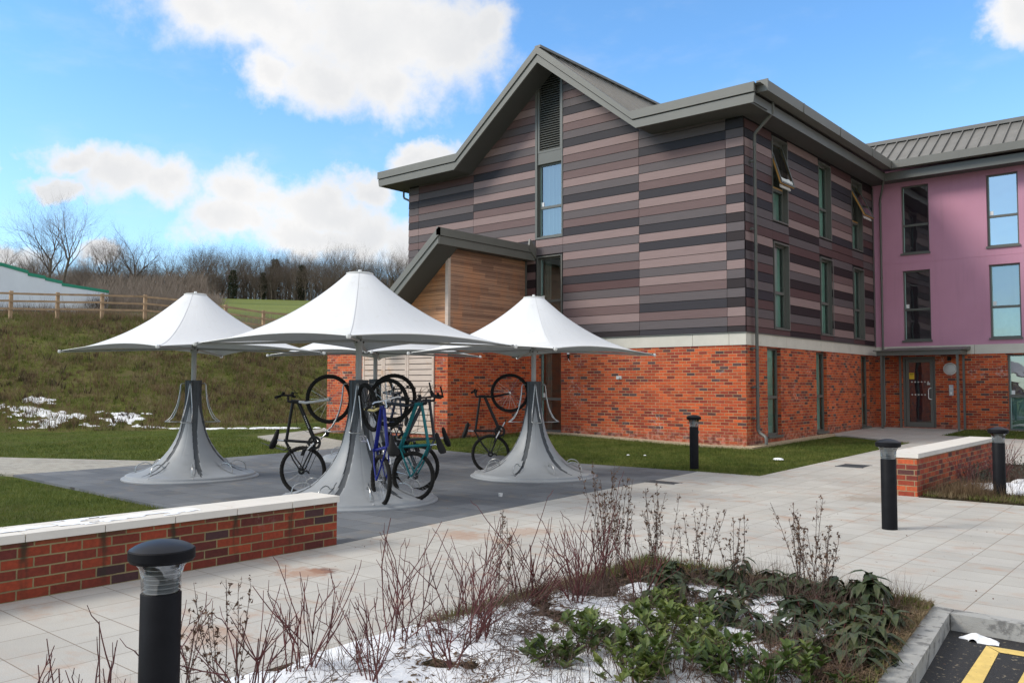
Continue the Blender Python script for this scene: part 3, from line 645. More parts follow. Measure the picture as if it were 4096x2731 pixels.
for (u0, u1, op, tp, s) in ((1.605, 2.635, B_M[0], B_T[0], 'md'), (4.795, 5.795, B_M[1], B_T[1], 'gG'), (7.525, 8.535, B_M[2], B_T[2], 'dm')):
    for n, ch in enumerate('mgmdGmgmdMgmGd'):
        z0, z1 = zl(n), zl(n + 1)
        if z1 < 3.03 or (z0 > 5.1 and z1 < 5.85): plank(b, 0, (u0, u0), (u1, u1), z0, min(z1, 5.74), PK.index(ch), 'B')
cl_ = b.build('plank_cladding', [M['plank' + k] for k in PK], BLD)
b = MB()   # dark backing behind the planks
wall(b, (0, .0, 0), X, -11.78, 0, ZB2, 8.2, A_M + [(-6.38, -5.43, 5.765, 8.19)], NA, .12)
wall(b, (0, .0, 0), Y, 0, 9.59, ZB2, 8.2, B_M + B_T, NB, .12)
b.quad([(-9.2, 0, 8.2), (-6.38, 0, 8.2), (-6.38, 0, 10.45), (-6.2, 0, 10.6)]); b.quad([(-5.43, 0, 8.2), (-2.3, 0, 8.2), (-5.3, 0, 10.6), (-5.43, 0, 10.45)])
b.box(-11.78, -11.4, .01, 9.0, ZT, 8.3)
b.build('wall_backing', M['black'], BLD)
# slatted return of the planks at the far left corner
# mauve render wing
b = MB(); wall(b, (0, 9.59, 0), X, 0, 11, ZB2 - .01, 8.35, C_M + C_T, NA, .11)
b.box(.03, 10.9, 9.583, 9.5895, 5.468, 5.474)
b.build('render_wall', M['render'], BLD)
b = MB(); b.box(.034, .046, 9.47, 9.589, ZB2, 8.0); b.build('corner_trim', M['metal'], BLD)
b = MB(); b.box(-11.4, 11, 9.9, 18, -.3, 8.3); b.build('rear_block', M['render'], BLD)

# --- windows
def window(o, u, n, op, split, surround, style, recess=.10, sash=None, sticker=None, sill=True):
    o, u, n = Vector(o), Vector(u), Vector(n); Z = Vector((0, 0, 1)); a, c, z0, z1 = op
    fr = MB()
    def bar(u0, u1, za, zc, d0, d1, m=0, bb=None):
        P = []
        for d in (d0, d1):
            for (p, q) in ((u0, za), (u1, za), (u1, zc), (u0, zc)): P.append(o + u * p + Z * q + n * d)
        bb = bb or fr
        for idx in ((0, 1, 2, 3), (7, 6, 5, 4), (0, 4, 5, 1), (1, 5, 6, 2), (2, 6, 7, 3), (3, 7, 4, 0)): bb.quad([P[i] for i in idx], m)
    if surround:   # pressed metal lining round the opening, proud of the boards
        s = .035
        bar(a, a + s, z0, z1, -recess - .02, .034); bar(c - s * 1.3, c, z0, z1, -recess - .02, .034)
        bar(a + s, c - s * 1.3, z1 - s, z1, -recess - .02, .040); bar(a + s, c - s * 1.3, z0, z0 + s, -recess - .02, .046)
        a += s; c -= s * 1.3; z0 += s; z1 -= s
    elif sill: bar(a - .03, c + .03, z0 - .045, z0 + .012, -recess, .045); z0 += .012
    f = .05; d0, d1 = -recess - .06, -recess + .004
    bar(a, a + f, z0, z1, d0, d1); bar(c - f, c, z0, z1, d0, d1); bar(a + f, c - f, z0, z0 + f, d0, d1); bar(a + f, c - f, z1 - f, z1, d0, d1)
    if split: bar(a + f, c - f, split - .035, split + .035, d0, d1 + .006)
    # room behind
    dp = 1.6; bk = 1 if ('dark' in style or 'sky' in style) else 2
    q0, q1, r0, r1 = a - .3, c + .3, z0 - .2, z1 + .15
    for pts in ([(q0, r0, dp), (q1, r0, dp), (q1, r1, dp), (q0, r1, dp)], [(q0, r0, .17), (q0, r0, dp), (q0, r1, dp), (q0, r1, .17)], [(q1, r0, .17), (q1, r0, dp), (q1, r1, dp), (q1, r1, .17)],
                [(q0, r1, .17), (q1, r1, .17), (q1, r1, dp), (q0, r1, dp)], [(q0, r0, .17), (q1, r0, .17), (q1, r0, dp), (q0, r0, dp)]):
        fr.quad([o + u * p + Z * q - n * (recess * .6 + d) for p, q, d in pts], bk)
    wo = fr.build('window', [M['metal'], M['roomdark'], M['room']], BLD)
    gl = 'glassdark' if 'dark' in style else 'glasssky' if 'sky' in style else ('glassside' if n.x > .5 else 'glass')
    panes = [(z0 + f, (split - .035) if split else z1 - f)] + ([(split + .035, z1 - f)] if split else [])
    for i, (za, zc) in enumerate(panes):
        if sash and i == 1: continue
        p = MB(); p.wq(o - n * (recess + .03), u, Z, a + f, c - f, za, zc)
        po = p.build('pane', M[gl], wo)
    e = MB(); bar(a + f, a + f + .012, panes[0][0], panes[0][1], -recess - .025, -recess - .012, 0, e)
    if not sash: bar(a + f, a + f + .012, panes[-1][0], panes[-1][1], -recess - .025, -recess - .012, 0, e)
    e.build('glazing_bead', M['rim'], wo)
    if sash:      # top-hung sash swung outwards
        ang = sash; h = (z1 - f) - (split + .035); top = z1 - f
        s = MB(); g = MB()
        def sp(p, q, d): # q: distance down from the hinge, d: thickness
            return o + u * p + Z * (top - q * math.cos(ang) - d * math.sin(ang)) + n * (-recess + q * math.sin(ang) - d * math.cos(ang) + .01)
        def sbar(bb, u0, u1, qa, qc, da, dc, m):
            P = [sp(p, q, d) for d in (da, dc) for (p, q) in ((u0, qa), (u1, qa), (u1, qc), (u0, qc))]
            for idx in ((0, 1, 2, 3), (7, 6, 5, 4), (0, 4, 5, 1), (1, 5, 6, 2), (2, 6, 7, 3), (3, 7, 4, 0)): bb.quad([P[i] for i in idx], m)
        for (p0, p1, qa, qc) in ((a + .03, a + .085, 0, h), (c - .085, c - .03, 0, h), (a + .085, c - .085, 0, .055), (a + .085, c - .085, h - .055, h)):
            sbar(s, p0, p1, qa, qc, 0, .022, 0); sbar(s, p0 + .002, p1 - .002, qa + .002, qc - .002, .022, .062, 1)
        sbar(s, a + .15, c - .15, h - .02, h + .06, .10, .13, 2)
        so = s.build('open_sash', [M['metal'], M['sashwood'], M['white']], wo)
        g.quad([sp(a + .086, h - .056, .01), sp(c - .086, h - .056, .01), sp(c - .086, .056, .01), sp(a + .086, .056, .01)]); g.build('pane', M['glass'], wo)
        w_ = MB(); bar(a + f, c - f, split + .035, split + .075, -recess - .02, -recess + .01, 0, w_); w_.build('wooden_rail', M['sashwood'], wo)
    if 'curtain' in style:
        cu = MB(); N = 26; wd = (c - a) * (.45 if 'half' in style else .30)
        for side in ((0, 1) if 'both' in style else (0,)):
            us = [a + .03 + wd * i / N if side == 0 else c - .03 - wd * i / N for i in range(N + 1)]
            for i in range(N):
                da, db = .20 + .03 * math.sin(i * 1.9), .20 + .03 * math.sin((i + 1) * 1.9)
                cu.quad([o + u * us[i] + Z * (z0 + .02) - n * (recess + da), o + u * us[i + 1] + Z * (z0 + .02) - n * (recess + db), o + u * us[i + 1] + Z * (z1 - .02) - n * (recess + db), o + u * us[i] + Z * (z1 - .02) - n * (recess + da)])
        cu.build('curtain', M['curtain'], wo)
    if 'blind' in style or 'film' in style:
        cu = MB(); zz = split if (split and 'blind' in style) else z1
        cu.quad([o + u * (a + .04) + Z * (z0 + .04) - n * (recess + .10), o + u * (c - .04) + Z * (z0 + .04) - n * (recess + .10), o + u * (c - .04) + Z * (zz - .04) - n * (recess + .10), o + u * (a + .04) + Z * (zz - .04) - n * (recess + .10)])
        cu.build('blind_fill_panel', M['blind'], wo)  # full-height panels are added behind the glass to lighten dark windows
    if sticker:
        st = MB(); zs = (split + .05) if split else z0 + .07
        bar(a + f + .02, a + f + .11, zs, zs + .12, -recess - .022, -recess - .020, 0, st); st.build('sticker', M['white'], wo)
    return wo
oA, oB, oC = (0, 0, 0), (0, 0, 0), (0, 9.59, 0)
window(oA, X, NA, A_GF[0], 1.17, False, 'curtain', .10, sticker=True)
window(oA, X, NA, A_M[0], 3.96, True, 'curtain', .08, sticker=True)
window(oA, X, NA, (-6.345, -5.465, 5.80, 7.92), 6.66, False, 'curtain both half', .07, sticker=True, sill=False)
for i, op in enumerate(B_GF): window(oB, Y, NB, op, 1.27, False, 'film', .10)
window(oB, Y, NB, B_M[0], 3.96, True, 'curtain film'); window(oB, Y, NB, B_M[1], 3.93, True, 'film'); window(oB, Y, NB, B_M[2], 3.93, True, 'curtain film')
window(oB, Y, NB, B_T[0], 6.64, True, 'blind', sash=R(17)); window(oB, Y, NB, B_T[1], 6.66, True, 'curtain film'); window(oB, Y, NB, B_T[2], 6.66, True, 'blind', sash=R(26))
window(oC, X, NA, C_GF[0], 1.27, False, 'blind', sticker=True); window(oC, X, NA, C_GF[1], 1.27, False, 'blind')
window(oC, X, NA, C_M[0], 3.98, False, 'dark', sticker=True); window(oC, X, NA, C_M[1], 3.93, False, 'blind', sticker=True); window(oC, X, NA, C_M[2], 3.93, False, 'curtain')
window(oC, X, NA, C_T[0], 6.67, False, 'dark'); window(oC, X, NA, C_T[1], 6.66, False, 'sky', sticker=True); window(oC, X, NA, C_T[2], 6.66, False, 'sky')
# metal casing, panel and louvre of the tall strip
b = MB()
b.box(-6.415, -6.345, -.04, .12, 5.745, 10.62); b.box(-5.465, -5.425, -.04, .12, 5.745, 10.62); b.box(-6.345, -5.465, -.045, .12, 5.745, 5.80)
b.box(-6.345, -5.465, -.012, .10, 7.935, 8.245); b.box(-6.345, -5.465, -.02, .10, 7.92, 7.935)
b.build('strip_casing', M['metal'], BLD)
b = MB(); b.box(-6.34, -6.27, -.02, .06, 8.25, 10.55); b.box(-5.53, -5.47, -.02, .06, 8.25, 10.55); b.box(-6.27, -5.53, -.02, .06, 8.25, 8.31); b.box(-6.34, -5.47, .08, .10, 8.25, 10.6, 1)
z = 8.33
while z < 10.5:
    b.quad([(-6.27, -.012, z), (-5.53, -.012, z), (-5.53, .055, z + .055), (-6.27, .055, z + .055)]); b.quad([(-6.27, -.012, z - .006), (-5.53, -.012, z - .006), (-5.53, -.012, z), (-6.27, -.012, z)]); z += .068
b.build('louvre_grille', [M['metal'], M['black']], BLD)

# --- roof edges
OV = .80
lo = [(-12.40, 8.07), (-8.97, 8.07), (-5.74, 10.58), (-2.54, 8.09), (.63, 8.07)]
mi_ = [(-12.44, 8.30), (-8.91, 8.30), (-5.74, 10.81), (-2.62, 8.31), (.66, 8.30)]
up = [(-12.44, 8.54), (-8.85, 8.54), (-5.74, 11.04), (-2.70, 8.54), (.66, 8.54)]
b = MB()
for i in range(4):
    # lower board, upper cap standing 3 cm proud above a shadow gap
    b.prism([lo[i], lo[i + 1], (mi_[i + 1][0], mi_[i + 1][1] - .012), (mi_[i][0], mi_[i][1] - .012)], -OV, -OV + .05, 0)
    b.prism([(mi_[i][0], mi_[i][1] + .012), (mi_[i + 1][0], mi_[i + 1][1] + .012), up[i + 1], up[i]], -OV - .035, -OV + .06, 0)
    b.quad([(mi_[i][0], -OV + .02, mi_[i][1] - .02), (mi_[i + 1][0], -OV + .02, mi_[i + 1][1] - .02), (mi_[i + 1][0], -OV + .02, mi_[i + 1][1] + .02), (mi_[i][0], -OV + .02, mi_[i][1] + .02)], 1)
    # cap joints
b.build('front_fascia', [M['fascia'], M['black']], BLD)
b = MB()
for i in range(4):
    p, q = lo[i], lo[i + 1]; k = .012
    b.quad([(p[0], -OV + .03, p[1] + k), (q[0], -OV + .03, q[1] + k), (q[0], .02, q[1] + k), (p[0], .02, p[1] + k)])
b.quad([(-12.36, .0, 8.083), (-11.7, 0, 8.083), (-11.7, 9.5, 8.083), (-12.36, 9.5, 8.083)])
b.quad([(-.02, .02, 8.083), (.60, .02, 8.083), (.60, 8.98, 8.083), (-.02, 9.62, 8.083)])
b.quad([(-.02, 9.62, 8.083), (.60, 8.98, 8.083), (11, 8.98, 8.083), (11, 9.62, 8.083)])
b.build('soffit', M['soffit'], BLD)
b = MB()   # eaves: inner board, and the deep gutter trim outside it
b.box(.575, .60, -.78, 8.98, 8.05, 8.30); b.box(.60, 11, 8.955, 8.98, 8.05, 8.30)
b.build('eaves_board', M['metal'], BLD)
b = MB(); b.box(-12.40, -12.37, -.77, 9.4, 8.07, 8.30)
b.build('eaves_board', M['metal'], BLD)
b = MB()
prof = [(.62, 8.36), (.87, 8.365), (.885, 8.60), (.80, 8.615), (.78, 8.42), (.62, 8.40)]
b.prism([prof[0], prof[1], prof[2], prof[3], prof[4], prof[5]], -.56, 8.715, 0, 'y')
b.box(.885, 11, 8.70, 8.72, 8.365, 8.60); b.box(.80, 11, 8.72, 8.95, 8.365, 8.40); b.box(.80, 11, 8.72, 8.80, 8.585, 8.60)
for y in (1.6, 4.2, 6.9): b.box(.872, .889, y, y + .05, 8.362, 8.606)
for x in (1.05, 2.75, 4.8): b.box(x, x + .05, 8.696, 8.703, 8.362, 8.606)
b.box(.62, .90, -.60, -.555, 8.34, 8.62)
b.build('gutter', M['fascia'], BLD)
b = MB(); b.box(-12.72, -12.46, -.5, 9.4, 8.30, 8.52); b.build('gutter', M['fascia'], BLD)
b = MB()
# gable roof, flat roof decks, wing roof, with standing seams
rz = 10.98
for s_, xe in ((-1, -8.85), (1, -2.70)):
    b.quad([(-5.74, -OV, rz), (xe, -OV, 8.50), (xe, 9.6, 8.50), (-5.74, 9.6, rz)], 0)
    L = math.hypot(xe + 5.74, rz - 8.50); dx, dz = (xe + 5.74) / L, (8.50 - rz) / L
    yy = -.62
    while yy < 9.5:
        for t0 in (0,):
            b.quad([(-5.74, yy, rz + .002), (xe, yy, 8.502), (xe - s_ * dz * .0, yy, 8.545), (-5.74, yy, rz + .045)], 0)
            b.quad([(-5.74, yy + .03, rz + .002), (xe, yy + .03, 8.502), (xe, yy + .03, 8.545), (-5.74, yy + .03, rz + .045)], 0)
            b.quad([(-5.74, yy, rz + .045), (xe, yy, 8.545), (xe, yy + .03, 8.545), (-5.74, yy + .03, rz + .045)], 0)
        yy += .40
b.box(-5.84, -5.64, -OV + .02, 9.6, rz + .02, rz + .09)
b.quad([(-12.44, -OV, 8.50), (-8.85, -OV, 8.50), (-8.85, 9.6, 8.50), (-12.44, 9.6, 8.50)]); b.quad([(-2.70, -OV, 8.50), (.80, -OV, 8.50), (.80, 9.6, 8.50), (-2.70, 9.6, 8.50)])
y0, z0, y1, z1 = 8.78, 8.50, 10.52, 9.66
b.quad([(-.9, y0, z0), (11, y0, z0), (11, y1, z1), (-.9, y1, z1)]); b.quad([(-.9, y1, z1), (11, y1, z1), (11, 13.5, 8.4), (-.9, 13.5, 8.4)])
x = -.75
while x < 11:
    for a_, c_ in ((x, x + .028),):
        b.quad([(a_, y0, z0 + .003), (a_, y1, z1 + .003), (a_, y1 - .02, z1 + .05), (a_, y0 - .02, z0 + .05)]); b.quad([(c_, y0, z0 + .003), (c_, y1, z1 + .003), (c_, y1 - .02, z1 + .05), (c_, y0 - .02, z0 + .05)])
        b.quad([(a_, y0 - .02, z0 + .05), (c_, y0 - .02, z0 + .05), (c_, y1 - .02, z1 + .05), (a_, y1 - .02, z1 + .05)])
    x += .33
b.box(-1.0, 11, 10.40, 10.64, 9.64, 9.76)
b.build('roof', M['roofsheet'], BLD)
# --- downpipes
def pipe(name, pts, r_=.036, br=()):
    b = MB(); b.tube(pts, r_, 12)
    for (p, q) in br: b.tube([p, q], r_ + .007, 12)
    return b.build(name, M['metal'], BLD, smooth='auto')
pipe('downpipe', [(.60, .35, 8.35), (.60, .35, 8.16), (.585, .35, 8.10), (.17, .35, 7.72), (.13, .35, 7.66), (.13, .35, .56), (.13, .35, .50), (.18, .31, .44), (.36, .22, .36), (.40, .2, .31), (.40, .2, .17)], .040,
     [((.13, .35, 7.40), (.13, .35, 7.46)), ((.13, .35, 4.95), (.13, .35, 5.01)), ((.13, .35, 2.42), (.13, .35, 2.48)), ((.13, .35, 1.48), (.13, .35, 1.54)), ((.13, .35, .55), (.13, .35, .62))])
b = MB()
for zz in (2.46, 1.52, .78, 5.35, 7.0): b.box(.0, .12, .24, .36, zz - .012, zz + .012); b.box(.03, .10, .25, .28, zz - .03, zz + .03)
b.build('pipe_bracket', M['metal'], BLD)
pipe('downpipe', [(.56, 9.0, 8.35), (.56, 9.0, 8.12), (.54, 9.02, 8.05), (.30, 9.46, 7.62), (.28, 9.49, 7.55), (.28, 9.49, .45), (.30, 9.44, .36), (.32, 9.3, .31)], .034, [((.28, 9.49, 7.4), (.28, 9.49, 7.46)), ((.28, 9.49, 5.0), (.28, 9.49, 5.06))])
pipe('downpipe', [(-12.2, .12, 8.1), (-12.2, .12, 7.86), (-12.17, .12, 7.80), (-11.86, .12, 7.66), (-11.82, .12, 7.60), (-11.82, .12, 3.2)], .034)
# --- entrance door, porch, lamp and intercom
b = MB(); yf = 9.59 + .05
b.box(.83, .90, yf, yf + .06, .27, 2.485); b.box(1.72, 1.79, yf, yf + .06, .27, 2.485); b.box(.90, 1.72, yf, yf + .06, 2.42, 2.485); b.box(.90, 1.72, yf - .01, yf + .05, .27, .29)
dr = b.build('entrance_door', M['metal'], BLD)
b = MB(); yf2 = yf + .008
b.box(.91, 1.00, yf2, yf2 + .05, .295, 2.41); b.box(1.62, 1.71, yf2, yf2 + .05, .295, 2.41); b.box(1.00, 1.62, yf2, yf2 + .05, 2.30, 2.41); b.box(1.00, 1.62, yf2, yf2 + .05, .295, .43)
b.build('door_leaf', M['metal'], dr)
b = MB(); b.wq((0, yf2 + .02, 0), X, Z3, 1.0, 1.62, .43, 2.30); b.build('pane', M['glassdark'], dr)
b = MB(); b.box(.5, 2.1, 11.6, 11.65, .2, 2.6); b.box(.5, .52, 9.8, 11.6, .2, 2.6); b.box(2.1, 2.12, 9.8, 11.6, .2, 2.6); b.box(.5, 2.1, 9.8, 11.6, .24, .25); b.box(.5, 2.1, 9.8, 11.6, 2.6, 2.62); b.build('hallway', M['roomdark'], dr)
b = MB(); b.tube([(1.66, yf2, 1.50), (1.64, yf2 - .05, 1.50), (1.60, yf2 - .07, 1.48), (1.585, yf2 - .07, 1.44), (1.585, yf2 - .07, 1.20), (1.60, yf2 - .07, 1.165), (1.64, yf2 - .05, 1.15), (1.66, yf2, 1.15)], .014, 8); b.build('pull_handle', M['white'], dr, smooth=True)
b = MB(); b.box(1.005, 1.155, yf2 + .012, yf2 + .016, 1.78, 1.975); b.build('yellow_notice', M['yellowsign'], dr)
b = MB(); b.box(1.02, 1.14, yf2 + .009, yf2 + .0115, 1.93, 1.945); b.box(1.03, 1.12, yf2 + .009, yf2 + .0115, 1.90, 1.905); b.build('notice_print', M['blackp'], dr)
b = MB(); b.box(1.53, 1.63, yf2 + .010, yf2 + .014, 1.60, 1.66)
for zz in (1.69, 1.29):
    for i in range(6 if zz > 1.5 else 5): b.box(1.065 + i * .095, 1.105 + i * .095, yf2 + .012, yf2 + .014, zz - .02, zz + .02)
b.build('glass_markers', M['opal'], dr)
# porch
PZ = 2.505
b = MB()
b.box(.30, 2.70, 8.74, 8.80, PZ, PZ + .13); b.box(2.64, 2.70, 8.80, 9.60, PZ, PZ + .13); b.box(.30, .36, 8.80, 9.60, PZ, PZ + .13)
b.box(.22, 2.78, 8.66, 9.56, PZ + .135, PZ + .16); b.prism([(8.66, PZ + .16), (9.56, PZ + .16), (9.56, PZ + .26)], .45, 2.80, 0, 'x')
b.box(.36, 2.64, 8.80, 9.58, PZ + .02, PZ + .03)
pc = b.build('porch_roof', M['metal'], BLD)
for (x, y) in ((.43, 8.80), (2.60, 8.80), (.80, 9.45), (2.62, 9.45)):
    b = MB(); b.box(x - .03, x + .03, y - .03, y + .03, .15, PZ); b.build('porch_post', M['metal'], pc)
b = MB(); b.tube([(.50, 8.85, 2.5), (.50, 8.85, .45), (.47, 8.78, .30)], .022, 8); b.build('rain_outlet', M['metal'], pc, smooth=True)
b = MB(); Mx = Matrix.Rotation(R(90), 4, 'X')
b.lathe([(0, .085), (.12, .083), (.155, .07), (.165, .055)], 32, (2.215, 9.59, 2.09), 0, Mx); b.lathe([(.166, .05), (.185, .055), (.19, .03), (.19, 0)], 32, (2.215, 9.59, 2.09), 1, Mx)
b.build('wall_light', [M['opal'], M['white']], BLD, smooth=True)
b = MB(); b.box(2.175, 2.295, 9.565, 9.589, 1.27, 1.60); ic = b.build('intercom', M['steel'], BLD, bevel=.006)
b = MB()
for i in range(3):
    for j in range(2): b.box(2.20 + i * .03, 2.215 + i * .03, 9.562, 9.5645, 1.46 + j * .03, 1.475 + j * .03)
b.box(2.205, 2.255, 9.562, 9.5645, 1.31, 1.38); b.build('intercom_buttons', M['white'], ic)
b = MB(); b.box(2.16, 2.25, 9.50, 9.589, 2.34, 2.46); b.build('door_camera', M['blackp'], BLD)
# small wall lamp and vent on the front brick
b = MB(); b.tube([(-5.22, -.05, 2.42), (-5.22, -.05, 2.30)], [.035, .022], 12, 1); b.lathe([(0, .045), (.03, .035), (.04, 0)], 14, (-5.22, -.05, 2.42), 0); b.tube([(-5.22, -.05, 2.30), (-5.20, -.03, 2.22), (-5.18, 0, 2.21)], .008, 6, 0)
b.build('wall_sensor', [M['white'], M['blackp']], BLD, smooth=True)
b = MB(); b.box(-3.66, -3.50, -.02, 0, 1.72, 1.81); b.tube([(-3.57, -.05, 1.765), (-3.57, 0, 1.765)], .03, 12); b.build('vent_outlet', M['opal'], BLD)

# --- timber bay (monopitch block at the front left)
b = MB(); YB = -3.2; XB = -6.80
wall(b, (XB, YB, 0), Y, 0, 3.19, -.2, ZT, [], NB, .1)
wall(b, (0, YB, 0), X, -11.86, XB, -.2, ZT, [(-10.20, -7.28, .30, ZT)], NA, .12)
b.box(-11.86, -11.6, YB + .01, -.01, -.2, ZT)
tb = b.build('timber_bay', M['brick'], BLD)
b = MB(); b.box(-11.88, XB + .02, YB - .02, YB + .1, ZT + .003, ZB2 - .02); b.box(XB - .1, XB + .02, YB + .1, -.03, ZT + .003, ZB2 - .02); b.box(-10.3, -7.2, YB - .04, YB - .02, .262, .30); b.build('stone_band', M['band'], tb)
def roofz(x): return 5.20 + (x + 6.8) * .80
xe = -9.55
b = MB()     # right-hand boards (each board its own strip) then front boards cut to the roof slope
z = ZB2 - .01
while z < 5.14:
    zt = min(z + .119, 5.16)
    b.quad([(XB + .022, YB, z), (XB + .022, -.03, z), (XB + .014, -.03, zt), (XB + .014, YB, zt)], 0); b.quad([(XB + .022, YB, z), (XB + .022, -.03, z), (XB, -.03, z), (XB, YB, z)], 0)
    xl0 = max(xe, -6.8 + (z - 5.20) / .80 - .02); xl1 = max(xe, -6.8 + (zt - 5.20) / .80 - .02)
    if xl0 < XB - .05: b.quad([(xl0, YB - .022, z), (XB, YB - .022, z), (XB, YB - .014, zt), (xl1, YB - .014, zt)], 1); b.quad([(xl0, YB - .022, z), (XB, YB - .022, z), (XB, YB, z), (xl0, YB, z)], 1)
    z += .125
b.box(XB - .075, XB + .035, YB - .035, YB + .055, ZB2 - .02, 5.16, 2)
b.box(XB - .05, XB + .005, YB + .06, -.02, ZB2, 5.18, 3); b.quad([(xe, YB - .002, ZB2), (XB, YB - .002, ZB2), (XB, YB - .002, 5.18), (xe, YB - .002, ZB2 + .02)], 3)
b.build('timber_boards', [M['cedarR'], M['cedarF'], M['cedarpale'], M['black']], tb)
b = MB(); xr = -6.42; yf = -3.95
b.prism([(-3.95, 5.13), (-3.91, 5.13), (-3.91, 5.33), (-3.95, 5.33)], -6.4, -6.39, 0, 'x')
b.box(xr - .04, xr, yf, -.001, 5.14, 5.345); b.box(xr - .05, xr + .03, yf - .03, -.001, 5.355, 5.56)
for (a0, a1, oy) in ((0, .205, .0), (.215, .42, .03)):
    p = [(xr - .04 if oy == 0 else xr + .03, 5.14 + a0), (-9.40, 5.14 + a0 + (-9.40 - xr) * .80), (-9.40, 5.14 + a1 + (-9.40 - xr) * .80), (xr - .04 if oy == 0 else xr + .03, 5.14 + a1)]
    b.prism(p, yf - oy, yf + .045, 0, 'y')
zr = lambda x, k: 5.14 + (x - xr) * .80 + k
b.quad([(xr, yf, zr(xr, .38)), (-9.40, yf, zr(-9.40, .38)), (-9.40, 0, zr(-9.40, .38)), (xr, 0, zr(xr, .38))])
b.prism([(-.36, 5.44), (-.02, 5.20), (-.02, 5.50), (-.30, 5.74)], xr - .02, xr + .04, 0, 'x')
b.box(-11.9, -9.3, YB - .1, 0, 2.81, 2.90)
bo = b.build('bay_roof', M['fascia'], tb)
b = MB(); b.quad([(xr, yf + .04, zr(xr, .015)), (-9.40, yf + .04, zr(-9.40, .015)), (-9.40, YB, zr(-9.40, .015)), (xr, YB, zr(xr, .015))]); b.quad([(XB, YB, 5.155), (xr, YB, 5.155), (xr, -.01, 5.155), (XB, -.01, 5.155)]); b.build('bay_soffit', M['soffit'], bo)
b = MB(); b.box(XB + .03, XB + .07, -.06, -.005, 2.83, 5.15); b.build('corner_trim', M['metal'], tb)
# slatted store doors in the bay
def slat_door(x0, x1, nm):
    e_ = MB(); yy = YB - .005
    e_.box(x0, x0 + .07, yy - .03, yy + .03, .30, ZT - .003); e_.box(x1 - .07, x1, yy - .03, yy + .03, .30, ZT - .003)
    z = .31
    while z < ZT - .05: e_.box(x0 + .07, x1 - .07, yy - .018, yy + .012, z, min(z + .132, ZT - .01)); z += .152
    e_.box(x0, x1, yy + .06, yy + .08, .30, ZT - .003, 1)
    return e_.build(nm, [M['cedarpale'], M['black']], tb)
slat_door(-10.19, -9.31, 'slatted_door'); slat_door(-9.30, -8.34, 'slatted_door'); slat_door(-8.33, -7.29, 'slatted_door')

# ------------------------------------------------------------------ drain covers
def drain(x0, x1, y0, y1, label):
    b = MB(); z = max(H(x0, y0), H(x1, y1)) + .006; n = 14
    for i in range(n):
        a = x0 + (x1 - x0) * i / n; b.box(a, a + (x1 - x0) / n * .55, y0, y1, z - .03, z)
    b.box(x0 - .02, x1 + .02, y0 - .02, y0, z - .03, z + .001); b.box(x0 - .02, x1 + .02, y1, y1 + .02, z - .03, z + .001); b.box(x0, x1, y0, y1, z - .031, z - .012)
    tag(b.build('drain_cover', M['peddark']), label, 'drain cover', 'drain covers in the paving')
drain(1.53, 2.08, -7.12, -6.88, 'dark slotted drain cover at the edge of the dark paving'); drain(3.15, 3.62, -2.95, -2.45, 'dark square drain cover in the pale path near the garden wall')

# ------------------------------------------------------------------ bollards
def bollard_proto():
    e = empty('bollard', (0, 0, 0))
    b = MB(); b.lathe([(0, .0), (.078, .0), (.078, .715), (.074, .72), (0, .72)], 40); b.build('post', M['bollard'], e, smooth='auto')
    b = MB(); b.lathe([(0, .927), (.03, .9255), (.06, .920), (.085, .913), (.106, .904), (.1225, .893)], 48); b.lathe([(.1225, .893), (.1275, .888), (.1275, .855)], 48, (0, 0, 0), 1); b.lathe([(.1275, .855), (.120, .843), (.0, .843)], 48, (0, 0, 0), 1); b.build('cap', [M['bollardcap'], M['bollard']], e, smooth='auto')
    b = MB(); b.lathe([(.076, .722), (.077, .76), (.079, .79), (.086, .82), (.104, .842)], 40); b.build('lens', M['lens'], e, smooth=True)
    b = MB(); zz = .722
    while zz < .835: b.lathe([(.030, zz + .010), (.066, zz), (.066, zz + .004), (.030, zz + .016)], 32); zz += .018
    b.lathe([(.028, .72), (.028, .842)], 20); b.build('lamp_louvre', M['louvre'], e, smooth='auto')
    return e
bp = bollard_proto()
BOL = [((5.56, -17.33), 'large black bollard light in the foreground beside the red stems', -.0), ((5.962, -9.268), 'black bollard light standing on the pale slabs before the garden wall', 0),
       ((1.302, -4.994), 'black bollard light at the corner of the lawn below the cladding', .02), ((6.345, -5.631), 'black bollard light standing in the side bed beside snow', 0)]
for i, ((x, y), lab, dz) in enumerate(BOL):
    o = bp if i == 0 else copy_tree(bp); o.location = (x, y, H(x, y) + dz); tag(o, lab, 'bollard light', 'bollard lights along the paths')
    if i: o.scale = (1.03, 1.03, 1.055)

